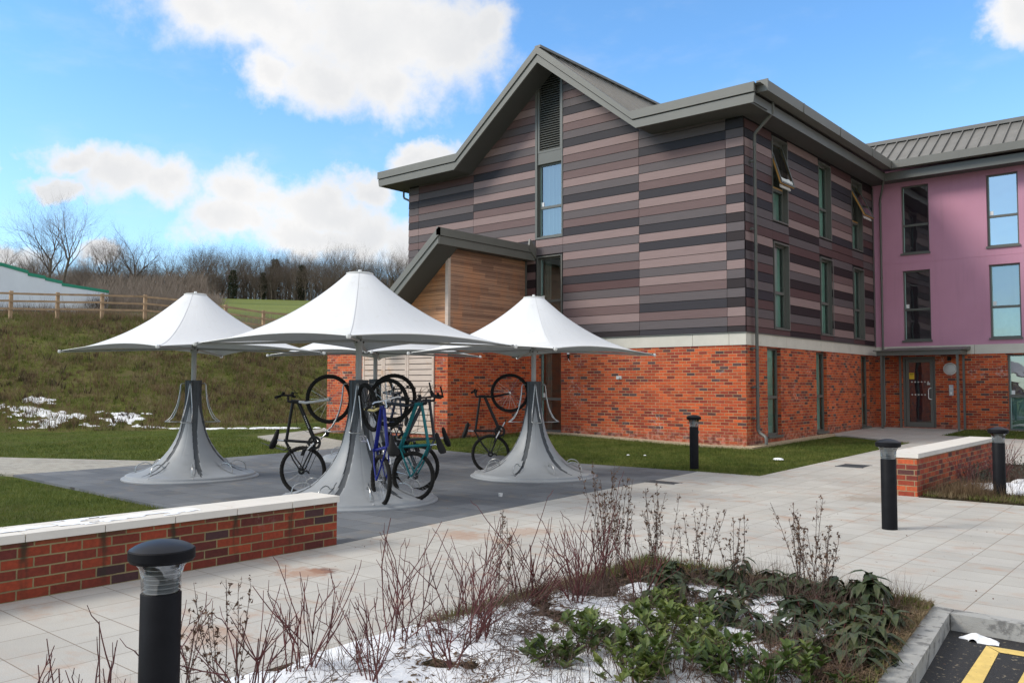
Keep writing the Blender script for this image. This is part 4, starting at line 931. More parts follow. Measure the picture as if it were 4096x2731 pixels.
# ------------------------------------------------------------------ cycle parking umbrellas
PROF = [(.134, 1.62), (.131, 1.50), (.130, 1.36), (.137, 1.20), (.150, 1.10), (.168, 1.0), (.190, .89), (.215, .78), (.255, .67), (.31, .56), (.375, .455), (.45, .36), (.53, .28), (.62, .21), (.74, .150), (.86, .110), (.95, .088), (1.0, .078), (1.022, .066), (1.030, .040), (1.075, .028), (1.084, .018), (1.084, -.01)]
def refine(prof, k=3):
    out = []
    for (a, b_), (c, d) in zip(prof[:-1], prof[1:]):
        for i in range(k): out.append((a + (c - a) * i / k, b_ + (d - b_) * i / k))
    return out + [prof[-1]]
def prof_r(z):
    for (a, b_), (c, d) in zip(PROF[:-1], PROF[1:]):
        if d <= z <= b_: return a + (c - a) * (b_ - z) / (b_ - d)
    return PROF[0][0]
def umbrella(loc, rot, groove, label):
    e = empty('cycle_umbrella', loc, 0, label, 'cycle shelter', 'umbrella shaped cycle shelters on the dark paving')
    gs = [R(groove + 60 * k) for k in range(6)]; pf = refine(PROF); N = 240
    b = MB()
    for (r_, z) in pf:
        for k in range(N):
            a = 2 * math.pi * k / N; dd = min(abs((a - g + math.pi) % (2 * math.pi) - math.pi) for g in gs) * r_
            gw = .039 * (1.0 if r_ < .6 else max(0, 1 - ((r_ - .6) / .36) ** 2)); rr = r_
            if z > 1.0: gw *= 1.15
            if dd < gw: rr = r_ - .016 * min(1, (gw - dd) / .008)
            dm = min(abs((a - g - R(30) + math.pi) % (2 * math.pi) - math.pi) for g in gs) * r_
            if dm < .004 and r_ < .9: rr -= .003
            b.v.append((rr * math.cos(a), rr * math.sin(a), z))
    for i in range(len(pf) - 1):
        for k in range(N):
            a = 2 * math.pi * (k + .5) / N; r_ = (pf[i][0] + pf[i + 1][0]) / 2
            dd = min(abs((a - g + math.pi) % (2 * math.pi) - math.pi) for g in gs) * r_
            gw = .039 * (1.0 if r_ < .6 else max(0, 1 - ((r_ - .6) / .36) ** 2)); zz = pf[i][1]
            if zz > .80: gw *= 1 + 1.15 * min(1, (zz - .80) / .6)
            b.f.append((i * N + k, i * N + (k + 1) % N, (i + 1) * N + (k + 1) % N, (i + 1) * N + k)[::-1]); b.m.append(1 if dd < gw else 0); b.uv += [(0, 0)] * 4
    b.f.append(tuple(range(N))[::1]); b.m.append(1); b.uv += [(0, 0)] * N
    ped = b.build('pedestal', [M['ped'], M['peddark']], e, smooth='auto')
    b = MB()
    for k in range(9):
        a = R(k * 40 + 12)
        b.lathe([(0, .012), (.014, .008), (.018, 0)], 10, (1.005 * math.cos(a), 1.005 * math.sin(a), .070))
    b.build('bolt_covers', M['pole'], ped, smooth=True)
    b = MB(); b.tube([(0, 0, 1.5), (0, 0, 3.04)], .042, 20); b.build('pole', M['pole'], e, smooth='auto')
    b = MB()
    for k in range(8):
        a = R(22.5 + 45 * k); b.tube([(.075 * math.cos(a), .075 * math.sin(a), 2.13 + .025 * (k % 2)), (.03 * math.cos(a), .03 * math.sin(a), 2.13 + .025 * (k % 2))], .013, 8, 1)
    b.lathe([(.045, 2.07), (.060, 2.075), (.066, 2.17), (.045, 2.18)], 20, (0, 0, 0), 0)
    hb = b.build('hub', [M['pole'], M['hub']], e, smooth='auto')
    RC, HT, HC = 2.13, 3.062, 2.105
    for k in range(4):
        a = R(rot + 90 * k); c_, s_ = math.cos(a), math.sin(a)
        b = MB(); b.tube([(.05 * c_, .05 * s_, 2.150), (RC * c_, RC * s_, HC - .018)], [.019, .016], 10); b.lathe([(0, .03), (.022, .026), (.030, 0), (.022, -.02), (0, -.028)], 14, (RC * 1.008 * c_, RC * 1.008 * s_, HC - .018), 1)
        b.tube([((RC - .09) * c_ - .02 * s_, (RC - .09) * s_ + .02 * c_, HC + .0), ((RC - .01) * c_ - .02 * s_, (RC - .01) * s_ + .02 * c_, HC + .004)], .007, 6, 2)
        b.tube([((RC - .09) * c_ + .02 * s_, (RC - .09) * s_ - .02 * c_, HC + .0), ((RC - .01) * c_ + .02 * s_, (RC - .01) * s_ - .02 * c_, HC + .004)], .007, 6, 2)
        b.build('canopy_arm', [M['pole'], M['tipcap'], M['blackp']], e, smooth='auto')
    # canopy membrane
    NA_, NR = 128, 30; b = MB(); ring = .17
    def boundary(th):
        k = math.floor((th) / (math.pi / 2)); s = th / (math.pi / 2) - k
        a0, a1 = R(rot) + k * math.pi / 2, R(rot) + (k + 1) * math.pi / 2
        p0 = Vector((math.cos(a0), math.sin(a0), 0)) * RC; p1 = Vector((math.cos(a1), math.sin(a1), 0)) * RC
        p = p0.lerp(p1, s); q = 4 * s * (1 - s); p *= (1 - .10 * q); return Vector((p.x, p.y, HC + .085 * q))
    bd = []
    for i in range(NA_):
        th = 2 * math.pi * i / NA_; k = math.floor(th / (math.pi / 2)); s = th / (math.pi / 2) - k
        s2 = s + (.10 * math.sin(2 * math.pi * s) / 2) * 0
        bd.append(boundary(k * math.pi / 2 + s2 * math.pi / 2))
    for j in range(NR + 1):
        t = (j / NR) ** 1.0
        for i in range(NA_):
            B_ = bd[i]; a = math.atan2(B_.y, B_.x); rb = math.hypot(B_.x, B_.y)
            rm = 1.66 + (rb - 1.66) * t ** .85; r_ = ring + (rm - ring) * t; f_ = 1 - (1 - t) ** 1.52
            z = HT + (B_.z - HT) * f_
            th = 2 * math.pi * i / NA_ / (math.pi / 2); s = th - math.floor(th)
            z += .006 * math.sin(math.pi * t) * abs(math.cos(math.pi * s)) ** 24
            b.v.append((r_ * math.cos(a), r_ * math.sin(a), z))
    for j in range(NR):
        for i in range(NA_):
            b.f.append((j * NA_ + i, (j + 1) * NA_ + i, (j + 1) * NA_ + (i + 1) % NA_, j * NA_ + (i + 1) % NA_)); b.m.append(0); b.uv += [(0, 0)] * 4
    co = b.build('canopy', M['canopy'], e, smooth=True); sol = co.modifiers.new('thick', 'SOLIDIFY'); sol.thickness = .004; sol.offset = -1
    sm_ = MB()
    for k in range(4):
        for off in (0,):
            i = k * (NA_ // 4); sm_.tube([Vector(b.v[j * NA_ + i]) + Vector((0, 0, .002)) for j in range(NR + 1)], .0035, 4, caps=False)
    sm_.build('canopy_seam', M['seam'], co)
    b = MB(); b.tube([tuple(v + Vector((0, 0, -.006))) for v in bd], .006, 6, 0, closed=True)
    b.lathe([(.165, 3.052), (.182, 3.055), (.184, 3.072), (.168, 3.077)], 40); b.lathe([(0, 3.069), (.17, 3.069)], 40)
    b.tube([(0, 0, 3.07), (0, 0, 3.12)], [.03, .022], 8)
    b.build('canopy_hem', M['tipcap'], co, smooth='auto')
    # wall hangers and floor hoops
    for k in range(4):
        a = R(-43.5 + 90 * k); c_, s_ = math.cos(a), math.sin(a)
        def q(r_, t_, z): return (r_ * c_ - t_ * s_, r_ * s_ + t_ * c_, z)
        side = lambda s: [q(.13, .006 * s, 1.565), q(.19, .008 * s, 1.565), q(.203, .010 * s, 1.54), q(.21, .018 * s, 1.44), q(.225, .032 * s, 1.32), q(.25, .048 * s, 1.20), q(.29, .062 * s, 1.09), q(.345, .074 * s, .99), q(.40, .082 * s, .945)]
        b = MB(); b.tube(side(1) + [q(.425, .075, .93), q(.435, .05, .925), q(.435, -.05, .925), q(.425, -.075, .93)] + side(-1)[::-1], .0085, 8)
        b.tube([q(.43, .035, .925), q(.16, .035, .925)], .0075, 6); b.tube([q(.43, -.035, .925), q(.16, -.035, .925)], .0075, 6)
        b.build('wheel_hanger', M['galv'], e, smooth=True)
    for k in range(8):
        a = R(16.5 + 45 * k); c_, s_ = math.cos(a), math.sin(a)
        def q(r_, z, t_=0): return (r_ * c_ - t_ * s_, r_ * s_ + t_ * c_, z)
        b = MB(); b.tube([q(.865, .11), q(.865, .15), q(.852, .20), q(.82, .235), q(.77, .258), q(.71, .268), q(.66, .255), q(.63, .23), q(.62, .205)], .0085, 8)
        pl = [(.52, .30), (.58, .25), (.70, .178), (.82, .132), (.92, .103)]
        for (p0, p1), ww in zip(zip(pl[:-1], pl[1:]), (.030, .040, .040, .030)):
            b.quad([q(p0[0], p0[1], -ww), q(p1[0], p1[1], -ww), q(p1[0], p1[1], ww), q(p0[0], p0[1], ww)], 1)
        b.build('floor_hoop', [M['galv'], M['ped']], e, smooth='auto')
    return e
UM = {'U1': ((-.19, -11.60), -60, 'white square canopy cycle shelter nearest the low brick wall, holding most of the bicycles'), 'U2': ((-4.496, -11.60), -80, 'white canopy cycle shelter on the left with no bicycles, in front of the hillside'),
      'U3': ((-.344, -7.625), -70, 'white canopy cycle shelter on the right holding one black bicycle'), 'U4': ((-4.5, -7.62), -75, 'rear white canopy cycle shelter mostly hidden behind the nearest one')}
for k, ((x, y), gr, lab) in UM.items(): umbrella((x, y, H(x, y)), 47.5, gr, lab)

# ------------------------------------------------------------------ bicycles
def bicycle(cx, cy, ang, rr, zr_, rf, zf_, R_w, fr, fk, bar, label, steer=0.0, fender=False, seat='grip', tang=0.0, lean=0.0, decal=None):
    """hung by the front wheel: rear axle at radius rr / height zr_, front axle at radius rf / height zf_ on bearing ang from the shelter axis"""
    a = R(ang); c_, s_ = math.cos(a), math.sin(a); zg = H(cx, cy)
    rear = Vector((cx + rr * c_ - tang * s_, cy + rr * s_ + tang * c_, zr_ + zg)); front_ = Vector((cx + rf * c_ - tang * s_, cy + rf * s_ + tang * c_, zf_ + zg))
    wb = (front_ - rear).length; ex = (front_ - rear).normalized(); upv = Vector((c_, s_, 0)) + Vector((-s_, c_, 0)) * lean; ez = (upv - ex * upv.dot(ex)).normalized(); ey = ez.cross(ex)
    e = D.objects.new('bicycle', None); link(e); e.empty_display_size = .2
    e.matrix_world = Matrix(((ex.x, ey.x, ez.x, rear.x), (ex.y, ey.y, ez.y, rear.y), (ex.z, ey.z, ez.z, rear.z), (0, 0, 0, 1)))
    tag(e, label, 'bicycle', 'bicycles hung on the cycle shelters')
    BB = Vector((.42, 0, -.035)); ST = Vector((.285, 0, .40)); HB = Vector((wb - .185, 0, .385)); HT = Vector((wb - .222, 0, .492)); RA = Vector((0, 0, 0))
    b = MB(); b.tube([BB, ST], .020, 10); b.tube([ST + Vector((.01, 0, -.03)), HT + Vector((0, 0, -.02))], .021, 10); b.tube([BB, HB + Vector((0, 0, .02))], .027, 10); b.tube([HB, HT], .026, 12)
    b.tube([BB + Vector((0, -.035, 0)), BB + Vector((0, .035, 0))], .022, 10)
    for s in (-1, 1):
        b.tube([ST + Vector((0, .015 * s, -.02)), Vector((.10, .05 * s, .17)), Vector((0, .065 * s, .01))], .0105, 7); b.tube([BB + Vector((0, .02 * s, 0)), Vector((.20, .055 * s, -.015)), Vector((0, .065 * s, 0))], .0115, 7)
    b.build('frame', fr, e, smooth='auto')
    if decal:
        b = MB()
        for s in (-1, 1):
            for i in range(7):
                p = BB.lerp(HB, .36 + i * .045); p2 = BB.lerp(HB, .382 + i * .045)
                b.box(-.0, (p2 - p).length, -.001, .001, -.006, .006, 0, Matrix.Translation(p + Vector((0, s * .027, 0))) @ (HB - BB).to_track_quat('X', 'Z').to_matrix().to_4x4())
        b.build('frame_decal', decal, e)
    b = MB(); b.tube([ST + Vector((0, 0, -.02)), ST + (ST - BB).normalized() * .11], .0125, 10, 1); SP = ST + (ST - BB).normalized() * .115
    # saddle: a lofted nose-to-tail body
    sec = [(-.135, .060, .022), (-.10, .078, .036), (-.04, .066, .038), (.02, .040, .034), (.08, .026, .030), (.125, .020, .022), (.145, .010, .012)]
    base = len(b.v); K = 12
    for (x, wd, h) in sec:
        for k in range(K):
            t = 2 * math.pi * k / K; z = math.sin(t); b.v.append((SP.x + x, wd * math.cos(t), SP.z + .02 + (h if z > 0 else h * 1.1) * z + .006 * abs(x) * 8))
    for i in range(len(sec) - 1):
        for k in range(K): b.f.append((base + i * K + k, base + i * K + (k + 1) % K, base + (i + 1) * K + (k + 1) % K, base + (i + 1) * K + k)); b.m.append(0); b.uv += [(0, 0)] * 4
    b.f.append(tuple(base + k for k in range(K))); b.m.append(0); b.uv += [(0, 0)] * K; b.f.append(tuple(base + (len(sec) - 1) * K + k for k in range(K))); b.m.append(0); b.uv += [(0, 0)] * K
    b.build('saddle', [M['grip'], M['alloy']], e, smooth='auto')
    # cranks
    b = MB(); b.lathe([(.06, -.003), (.095, -.003), (.095, .003), (.06, .003)], 36, tuple(BB + Vector((0, -.045, 0))), 0, Matrix.Rotation(R(90), 4, 'X'))
    for k in range(5): t = k * 2 * math.pi / 5; b.tube([BB + Vector((0, -.045, 0)), BB + Vector((.065 * math.cos(t), -.045, .065 * math.sin(t)))], .007, 5)
    ca = random.uniform(-1.2, 1.2); cr = []
    for s in (-1, 1):
        d = Vector((math.cos(ca), 0, math.sin(ca))) * .17 * s; p0 = BB + Vector((0, .06 * s, 0)); p1 = p0 + d + Vector((0, .015 * s, 0)); b.tube([p0, p1], [.013, .010], 7, 1); cr.append((p1, s))
    ck = b.build('crankset', [M['blackp'], M['alloy']], e, smooth='auto')
    for p1, s in cr:
        b = MB(); y0, y1 = sorted((p1.y + .012 * s, p1.y + .095 * s)); b.box(p1.x - .045, p1.x - .030, y0, y1, p1.z - .012, p1.z + .012); b.box(p1.x + .030, p1.x + .045, y0, y1, p1.z - .012, p1.z + .012); b.box(p1.x - .03, p1.x + .03, y0, y0 + .01, p1.z - .01, p1.z + .01); b.box(p1.x - .03, p1.x + .03, y1 - .01, y1, p1.z - .01, p1.z + .01); b.box(p1.x - .03, p1.x + .03, (y0 + y1) / 2 - .012, (y0 + y1) / 2 + .012, p1.z - .01, p1.z + .01)
        b.build('pedal', M['blackp'] if fr != M['f_blue'] else M['alloy'], ck)
    b = MB()   # chain, rear mech, cables
    top = [BB + Vector((0, -.045, .092)), Vector((.0, -.045, .035))]; bot = [BB + Vector((0, -.045, -.092)), Vector((.03, -.045, -.10)), Vector((.0, -.045, -.035))]
    b.tube(top, .004, 4); b.tube(bot, .004, 4); b.lathe([(.02, -.01), (.045, -.008), (.05, .008), (.02, .02)], 20, (0, -.04, 0), 0, Matrix.Rotation(R(90), 4, 'X')); b.tube([(.01, -.05, -.03), (.03, -.055, -.07), (.01, -.05, -.12)], .012, 6)
    b.build('chain', M['blackp'], e, smooth='auto')
    # steering group
    ax = (HT - HB).normalized(); S = Matrix.Translation(HB) @ Matrix.Rotation(steer, 4, ax) @ Matrix.Translation(-HB)
    b = MB(); cr_ = HB - ax * .02
    for s in (-1, 1): b.tube([cr_ + Vector((0, .04 * s, 0)), cr_ + Vector((.02, .062 * s, -.09)), Vector((wb - .01, .062 * s, .0))], [.018, .017, .013], 8)
    b.tube([cr_ + Vector((0, -.045, 0)), cr_ + Vector((0, .045, 0))], .014, 8)
    b.build('fork', fk, e, smooth='auto', M=S)
    b = MB(); stp = HT + ax * .05; bc = stp + Vector((.075, 0, .03)) if bar != 'drop' else stp + Vector((.09, 0, .01)); b.tube([HT, stp], .015, 8, 0); b.tube([stp, bc], .014, 8, 0)
    def hb(pts, g=()):
        b.tube(pts, .013, 8, 0)
        for gg in g: b.tube(gg, .019, 8, 1)
    if bar == 'bull':
        hb([bc + Vector((.0, -.27, .03)), bc + Vector((0, -.10, .01)), bc, bc + Vector((0, .10, .01)), bc + Vector((.0, .27, .03))], [(bc + Vector((.0, -.29, .03)), bc + Vector((.0, -.17, .02))), (bc + Vector((.0, .29, .03)), bc + Vector((.0, .17, .02)))])
        for s in (-1, 1): b.tube([bc + Vector((0, .275 * s, .03)), bc + Vector((.05, .285 * s, .04)), bc + Vector((.14, .275 * s, .045))], .0125, 8, 1 if fr == M['f_grey'] else 2)
    elif bar == 'rise':
        hb([bc + Vector((-.07, -.29, .05)), bc + Vector((-.01, -.16, .045)), bc + Vector((0, -.07, 0)), bc, bc + Vector((0, .07, 0)), bc + Vector((-.01, .16, .045)), bc + Vector((-.07, .29, .05))], [(bc + Vector((-.075, -.30, .05)), bc + Vector((-.03, -.20, .047))), (bc + Vector((-.075, .30, .05)), bc + Vector((-.03, .20, .047)))])
    else:
        hb([bc + Vector((-.03, -.30, .03)), bc + Vector((0, -.12, .02)), bc, bc + Vector((0, .12, .02)), bc + Vector((-.03, .30, .03))], [(bc + Vector((-.034, -.31, .03)), bc + Vector((-.016, -.19, .025))), (bc + Vector((-.034, .31, .03)), bc + Vector((-.016, .19, .025)))])
    for s in (-1, 1):
        b.tube([bc + Vector((.0, .165 * s, .03)), bc + Vector((.045, .18 * s, .0)), bc + Vector((.04, .26 * s, -.015))], .006, 5, 1); b.box(-.02, .025, -.02, .02, -.014, .014, 1, Matrix.Translation(bc + Vector((.02, .155 * s, .01))))
        b.tube([bc + Vector((.03, .15 * s, .0)), bc + Vector((.13, .07 * s, .03)), bc + Vector((.10, .02 * s, -.05)), HB + Vector((.05, .02 * s, .03)), cr_ + Vector((.02, .04 * s, -.06))], .003, 4, 1)
    b.build('handlebar', [M['alloy'] if bar == 'rise' else M['blackp'], M['grip'], M['alloy']], e, smooth='auto', M=S)
    b = MB(); b.tube([BB + Vector((0, .02, .03)), BB + Vector((.08, .05, .10)), (HB.x * .6, .03, .30), HB + Vector((-.05, .03, .08)), bc + Vector((0, .10, .02))], .003, 4); b.build('cable', M['blackp'], e)
    RX = Matrix.Rotation(R(90), 4, 'X')
    for nm, c, T in (('rear_wheel', Vector((0, 0, 0)), Matrix.Identity(4)), ('front_wheel', Vector((wb, 0, 0)), S)):
        b = MB(); b.lathe([(.0, -.05), (.018, -.05), (.018, -.03), (.012, -.02), (.012, .02), (.018, .03), (.018, .05), (0, .05)], 14, tuple(c), 0, RX)
        ph = random.random()
        for k in range(28):
            t = 2 * math.pi * (k + ph) / 28; t2 = t + (.5 if (k // 2) % 2 else -.5); s = .028 if k % 2 else -.028
            b.tube([c + Vector((.018 * math.cos(t2), s, .018 * math.sin(t2))), c + Vector(((R_w - .045) * math.cos(t), 0, (R_w - .045) * math.sin(t)))], .0013, 3, caps=False)
        if fr == M['f_grey']: b.lathe([(.072, .034), (.080, .034), (.080, .036), (.072, .036)], 24, tuple(c), 0, RX)
        wo = b.build(nm, M['alloy'], e, smooth='auto', M=T)
        b = MB(); ri = R_w - .047
        b.lathe([(ri, -.012), (ri + .010, -.013), (ri + .018, -.013), (ri + .018, .013), (ri + .010, .013), (ri, .012), (ri - .003, 0), (ri, -.012)], 48, tuple(c), 0, RX)
        b.build('rim', M['alloy'] if fk != M['f_black'] else M['blackp'], wo, smooth='auto', M=T)
        b = MB(); NT_, rt = 84, .0275; base = 0
        for i in range(NT_):
            t = 2 * math.pi * i / NT_; kn = .0022 if i % 2 else -.0012
            for k in range(10):
                p = 2 * math.pi * k / 10; rr_ = rt + (kn if math.cos(p) > .2 else 0); rad = R_w - rt + rr_ * math.cos(p)
                b.v.append(tuple(c + Vector((rad * math.cos(t), rr_ * math.sin(p), rad * math.sin(t)))))
        for i in range(NT_):
            for k in range(10): b.f.append((i * 10 + k, i * 10 + (k + 1) % 10, ((i + 1) % NT_) * 10 + (k + 1) % 10, ((i + 1) % NT_) * 10 + k)); b.m.append(0); b.uv += [(0, 0)] * 4
        b.build('tyre', M['tyre'], wo, smooth='auto', M=T)
    if fender:
        b = MB()
        for s in (-1, 1): pass
        pts = [(.24, .27), (.165, .33), (.145, .50), (.135, .70)]
        for (p0, p1), w0, w1 in zip(zip(pts[:-1], pts[1:]), (.02, .035, .038), (.035, .038, .018)):
            b.quad([(p0[0], -w0, p0[1]), (p1[0], -w1, p1[1]), (p1[0], w1, p1[1]), (p0[0], w0, p0[1])]); b.quad([(p0[0], -w0, p0[1] + .012), (p1[0], -w1, p1[1] + .012), (p1[0], w1, p1[1] + .012), (p0[0], w0, p0[1] + .012)]); b.quad([(p0[0], -w0, p0[1]), (p1[0], -w1, p1[1]), (p1[0], -w1, p1[1] + .012), (p0[0], -w0, p0[1] + .012)])
        b.build('mudguard', M['blackp'], e)
    return e
u1, u2, u3, u4 = [UM[k][0] for k in ('U1', 'U2', 'U3', 'U4')]
bicycle(*u1, -149, .78, .385, .42, 1.36, .335, M['f_black'], M['f_white'], 'flat', 'black bicycle with a white fork hung on the left of the nearest shelter', 0.0, fender=True, decal=M['f_white'])
bicycle(*u1, 15, .88, .365, .48, 1.32, .325, M['f_teal'], M['f_grey'], 'flat', 'teal bicycle with a black saddle hung on the right of the nearest shelter', .05, decal=M['f_white'])
bicycle(*u1, 62, .82, .41, .48, 1.38, .33, M['f_grey'], M['f_grey'], 'bull', 'dark grey bicycle with curled bar ends behind the teal one', .1)
bicycle(*u1, -20, .88, .355, .44, 1.26, .325, M['f_blue'], M['f_cream'], 'rise', 'deep blue bicycle with a cream fork and silver handlebar facing the front', .22)
bicycle(*u3, -143, .74, .375, .41, 1.42, .335, M['f_black'], M['f_black'], 'flat', 'all black bicycle hung on the left of the right hand shelter', .05)
bicycle(*u4, -10, .80, .40, .40, 1.36, .32, M['f_navy'], M['f_navy'], 'flat', 'navy bicycle hung on the rear shelter, glimpsed through the other wheels', .1)
b = MB(); b.lathe([(.0, .0), (.026, 0), (.032, .045), (.030, .045), (.025, .004), (0, .004)], 16, (1.02, -10.05, .006)); tag(b.build('paper_cup', M['white'], smooth='auto'), 'small white cup lying on the dark paving between two shelters', 'cup')

# ------------------------------------------------------------------ vegetation helpers
def branch_rec(b, p, d, L, r_, lvl, rnd, nseg=3, spread=.55, mi=0, up=.1, sides=4, kids=(2, 3), shrink=.72):
    pts = [p]; dd = d.copy()
    for i in range(nseg):
        dd = (dd + Vector((rnd.gauss(0, .10), rnd.gauss(0, .10), rnd.gauss(0, .06) + up * .12))).normalized(); pts.append(pts[-1] + dd * (L / nseg))
    rs = [r_ * (1 - .45 * i / nseg) for i in range(nseg + 1)]
    b.tube(pts, rs, sides if lvl > 1 else 3, mi, caps=False)
    if lvl == 0: return
    n = rnd.randint(*kids)
    for k in range(n):
        t = 1.0 if k == 0 else rnd.uniform(.35, 1.0); idx = min(nseg, max(1, int(round(t * nseg))))
        ax = dd.cross(Vector((rnd.gauss(0, 1), rnd.gauss(0, 1), rnd.gauss(0, 1)))).normalized()
        nd = (Matrix.Rotation(rnd.uniform(.5, 1.0) * spread * (0.6 if k == 0 else 1.25), 3, ax) @ dd); nd = (nd + Vector((0, 0, up * .5))).normalized()
        branch_rec(b, pts[idx], nd, L * shrink * rnd.uniform(.8, 1.12), rs[idx] * (.78 if k == 0 else .6), lvl - 1, rnd, max(2, nseg - 1) if lvl > 2 else 2, spread, mi, up, sides, kids, shrink)

# ---- bare trees
def bare_tree_mesh(seed, h, lean=0, ivy=False, spread=.55, dense=5, trunk=.35, low=.30):
    rnd = random.Random(seed); t = MB(); c = MB()
    tk = [Vector((0, 0, -.5))]; d = Vector((lean, 0, 1)).normalized(); hh_ = h * low
    for i in range(4): d = (d + Vector((rnd.gauss(0, .05), rnd.gauss(0, .05), 0))).normalized(); tk.append(tk[-1] + d * hh_ / 4)
    t.tube(tk, [trunk, trunk * .85, trunk * .75, trunk * .7, trunk * .62], 8, 0, caps=False)
    n = rnd.randint(6, 8)
    for k in range(n):
        a = 2 * math.pi * (k + rnd.random() * .6) * 1.618 / 2; nd = Vector((math.cos(a) * spread, math.sin(a) * spread, rnd.uniform(.75, 1.3))).normalized()
        branch_rec(c, tk[-1 if k else -1] + d * (-.16 * h * rnd.random() * (k > 0)), nd, h * .215 * rnd.uniform(.8, 1.15), trunk * .36, dense, rnd, 4, spread * 1.1, 0, .16, 5, (3, 4), .74)
    tm = t.build('trunk', M['bark'], smooth=True); cm = c.build('crown', M['twig'])
    iv = None
    if ivy:
        vs = []
        for i in range(2600):
            z = rnd.random() ** .8 * h * .70; rr_ = trunk + rnd.random() ** .6 * (.35 + 1.2 * abs(mnoise.noise(Vector((z * .6, seed, 0)))) + .9 * math.sin(min(1, z / (h * .7)) * math.pi) ** 2 * (1 - z / h)) ; a = rnd.uniform(0, 6.28); p = Vector((rr_ * math.cos(a), rr_ * math.sin(a), z)); s = .13
            for k in range(3): vs.append((p.x + rnd.gauss(0, s), p.y + rnd.gauss(0, s), p.z + rnd.gauss(0, s)))
        iv = np_mesh('ivy', vs, 0, M['ivy'])
    return tm, cm, iv
TREES = [(11, 11, 0, 0, .72, 5, .24, .28), (12, 10, .08, 0, .66, 5, .20, .30), (13, 12, -.05, 0, .60, 5, .22, .40), (14, 9, .05, 0, .80, 5, .18, .25), (15, 11, 0, 1, .50, 4, .20, .38), (16, 12.5, 0, 0, .56, 5, .20, .42)]
protos = []
for (sd, h, ln, iv, sp, dn, tr, lw) in TREES:
    parts_ = bare_tree_mesh(sd, h, ln, iv, sp, dn, tr, lw)
    protos.append([p for p in parts_ if p])
used = [False] * len(protos)
def place_tree(x, y, pi_, s, rz, label, zs=1.0):
    e = empty('bare_tree', (x, y, H(x, y) - .1), rz, label, 'tree', 'bare winter trees on the hill'); e.scale = (s, s, s * zs)
    for p in protos[pi_]:
        if used[pi_]: q = p.copy(); link(q)
        else: q = p
        q.parent = e
    used[pi_] = True
def at_dir(px, dist):     # point on the plan at a given compass bearing from the viewing spot
    d = F_ + R_ * ((px * 4 - 2048) / FPX); d.z = 0
    return 8.879 + d.x * dist, -19.061 + d.y * dist
rt = random.Random(5)
# tall twin trees on the left and the big spreading one, then the rows of the wood
for (px, dist, pi_, s, lab) in [(46, 104, 2, 1.22, 'tall bare twin-headed tree on the left skyline, left stem'), (60, 106, 5, 1.22, 'tallest bare tree on the left skyline above the white hoarding'), (30, 100, 0, .80, 'wide spreading bare tree at the far left above the white hoarding'), (78, 100, 3, .92, 'low crooked bare tree leaning right beside the tallest tree'),
                          (132, 118, 0, 1.32, 'broad bare oak in the middle of the skyline above the left canopy'), (104, 122, 1, 1.35, 'rounded bare tree between the tallest tree and the oak'), (210, 172, 1, 1.5, 'domed bare tree on the wood edge above the pasture'), (268, 190, 0, 1.15, 'bare tree crown standing higher than the wood above the nearest canopy'), (274, 176, 4, 1.2, 'ivy covered tree at the edge of the wood'), (347, 178, 1, 1.25, 'rounded bare tree rising beside the gable of the building'),
                          (301, 168, 4, 1.0, 'ivy wrapped tree at the wood edge near the apex of the nearest canopy'), (232, 166, 4, .8, 'short dark ivy tree at the left end of the wood edge'), (262, 166, 4, .75, 'second short dark ivy tree along the wood edge')]:
    x, y = at_dir(px, dist); place_tree(x, y, pi_, s * .92, rt.uniform(0, 6.28), lab)
cnt = 0
for row, (dist, p0, p1, step, sc) in enumerate([(168, 196, 420, 5.2, .86), (178, 192, 430, 6.0, .90), (190, 188, 440, 7.0, .96), (128, -12, 196, 9.5, .60), (140, -18, 205, 9.0, .74), (156, -20, 215, 9.0, .86)]):
    px = p0
    while px < p1:
        x, y = at_dir(px + rt.uniform(-2, 2), dist + rt.uniform(-4, 4)); pi_ = rt.choice([0, 1, 2, 2, 3, 5, 5] if row < 3 else [0, 1, 3, 3, 1, 5])
        place_tree(x, y, pi_, sc * rt.uniform(.82, 1.12), rt.uniform(0, 6.28), 'bare winter tree in the close rows of the far wood' if row < 3 else 'bare brown tree in the belt behind the white hoarding', rt.uniform(.9, 1.1)); cnt += 1
        px += step * rt.uniform(.75, 1.3)
# undergrowth filling the wood (uncountable)
vs = []
for i in range(52000):
    far = rt.random() < .5
    px = rt.uniform(190, 440) if far else rt.uniform(-25, 205)
    dist = rt.uniform(166, 200) if far else rt.uniform(112, 165)
    x, y = at_dir(px, dist); hmax = (4.8 if far else 3.4) * (.6 + .8 * mnoise.noise(Vector((x * .09, y * .09, 1))) ** 2 + .3)
    z = H(x, y) + rt.random() ** 1.5 * hmax; a = rt.uniform(0, 6.28); L = rt.uniform(.5, 1.5); w_ = .045
    dx, dy = math.cos(a) * L * .4, math.sin(a) * L * .4
    vs += [(x - w_, y, z), (x + w_, y, z), (x + dx, y + dy, z + L)]
for i in range(26000):
    x, y = at_dir(218 - rt.random() ** .8 * 130 + rt.gauss(0, 4) if rt.random() < .7 else rt.uniform(-20, 100), rt.uniform(60, 114)); z = H(x, y) + rt.random() ** 1.6 * (.4 + 3.2 * max(0, mnoise.noise(Vector((x * .12, y * .12, 2))))); a = rt.uniform(0, 6.28); L = rt.uniform(.4, 1.1); w_ = .03
    dx, dy = math.cos(a) * L * .4, math.sin(a) * L * .4
    vs += [(x - w_, y, z), (x + w_, y, z), (x + dx, y + dy, z + L)]
tag(np_mesh('woodland_undergrowth', vs, 0, M['twig']), 'brown tangle of brush under the far trees', 'undergrowth', kind='stuff')
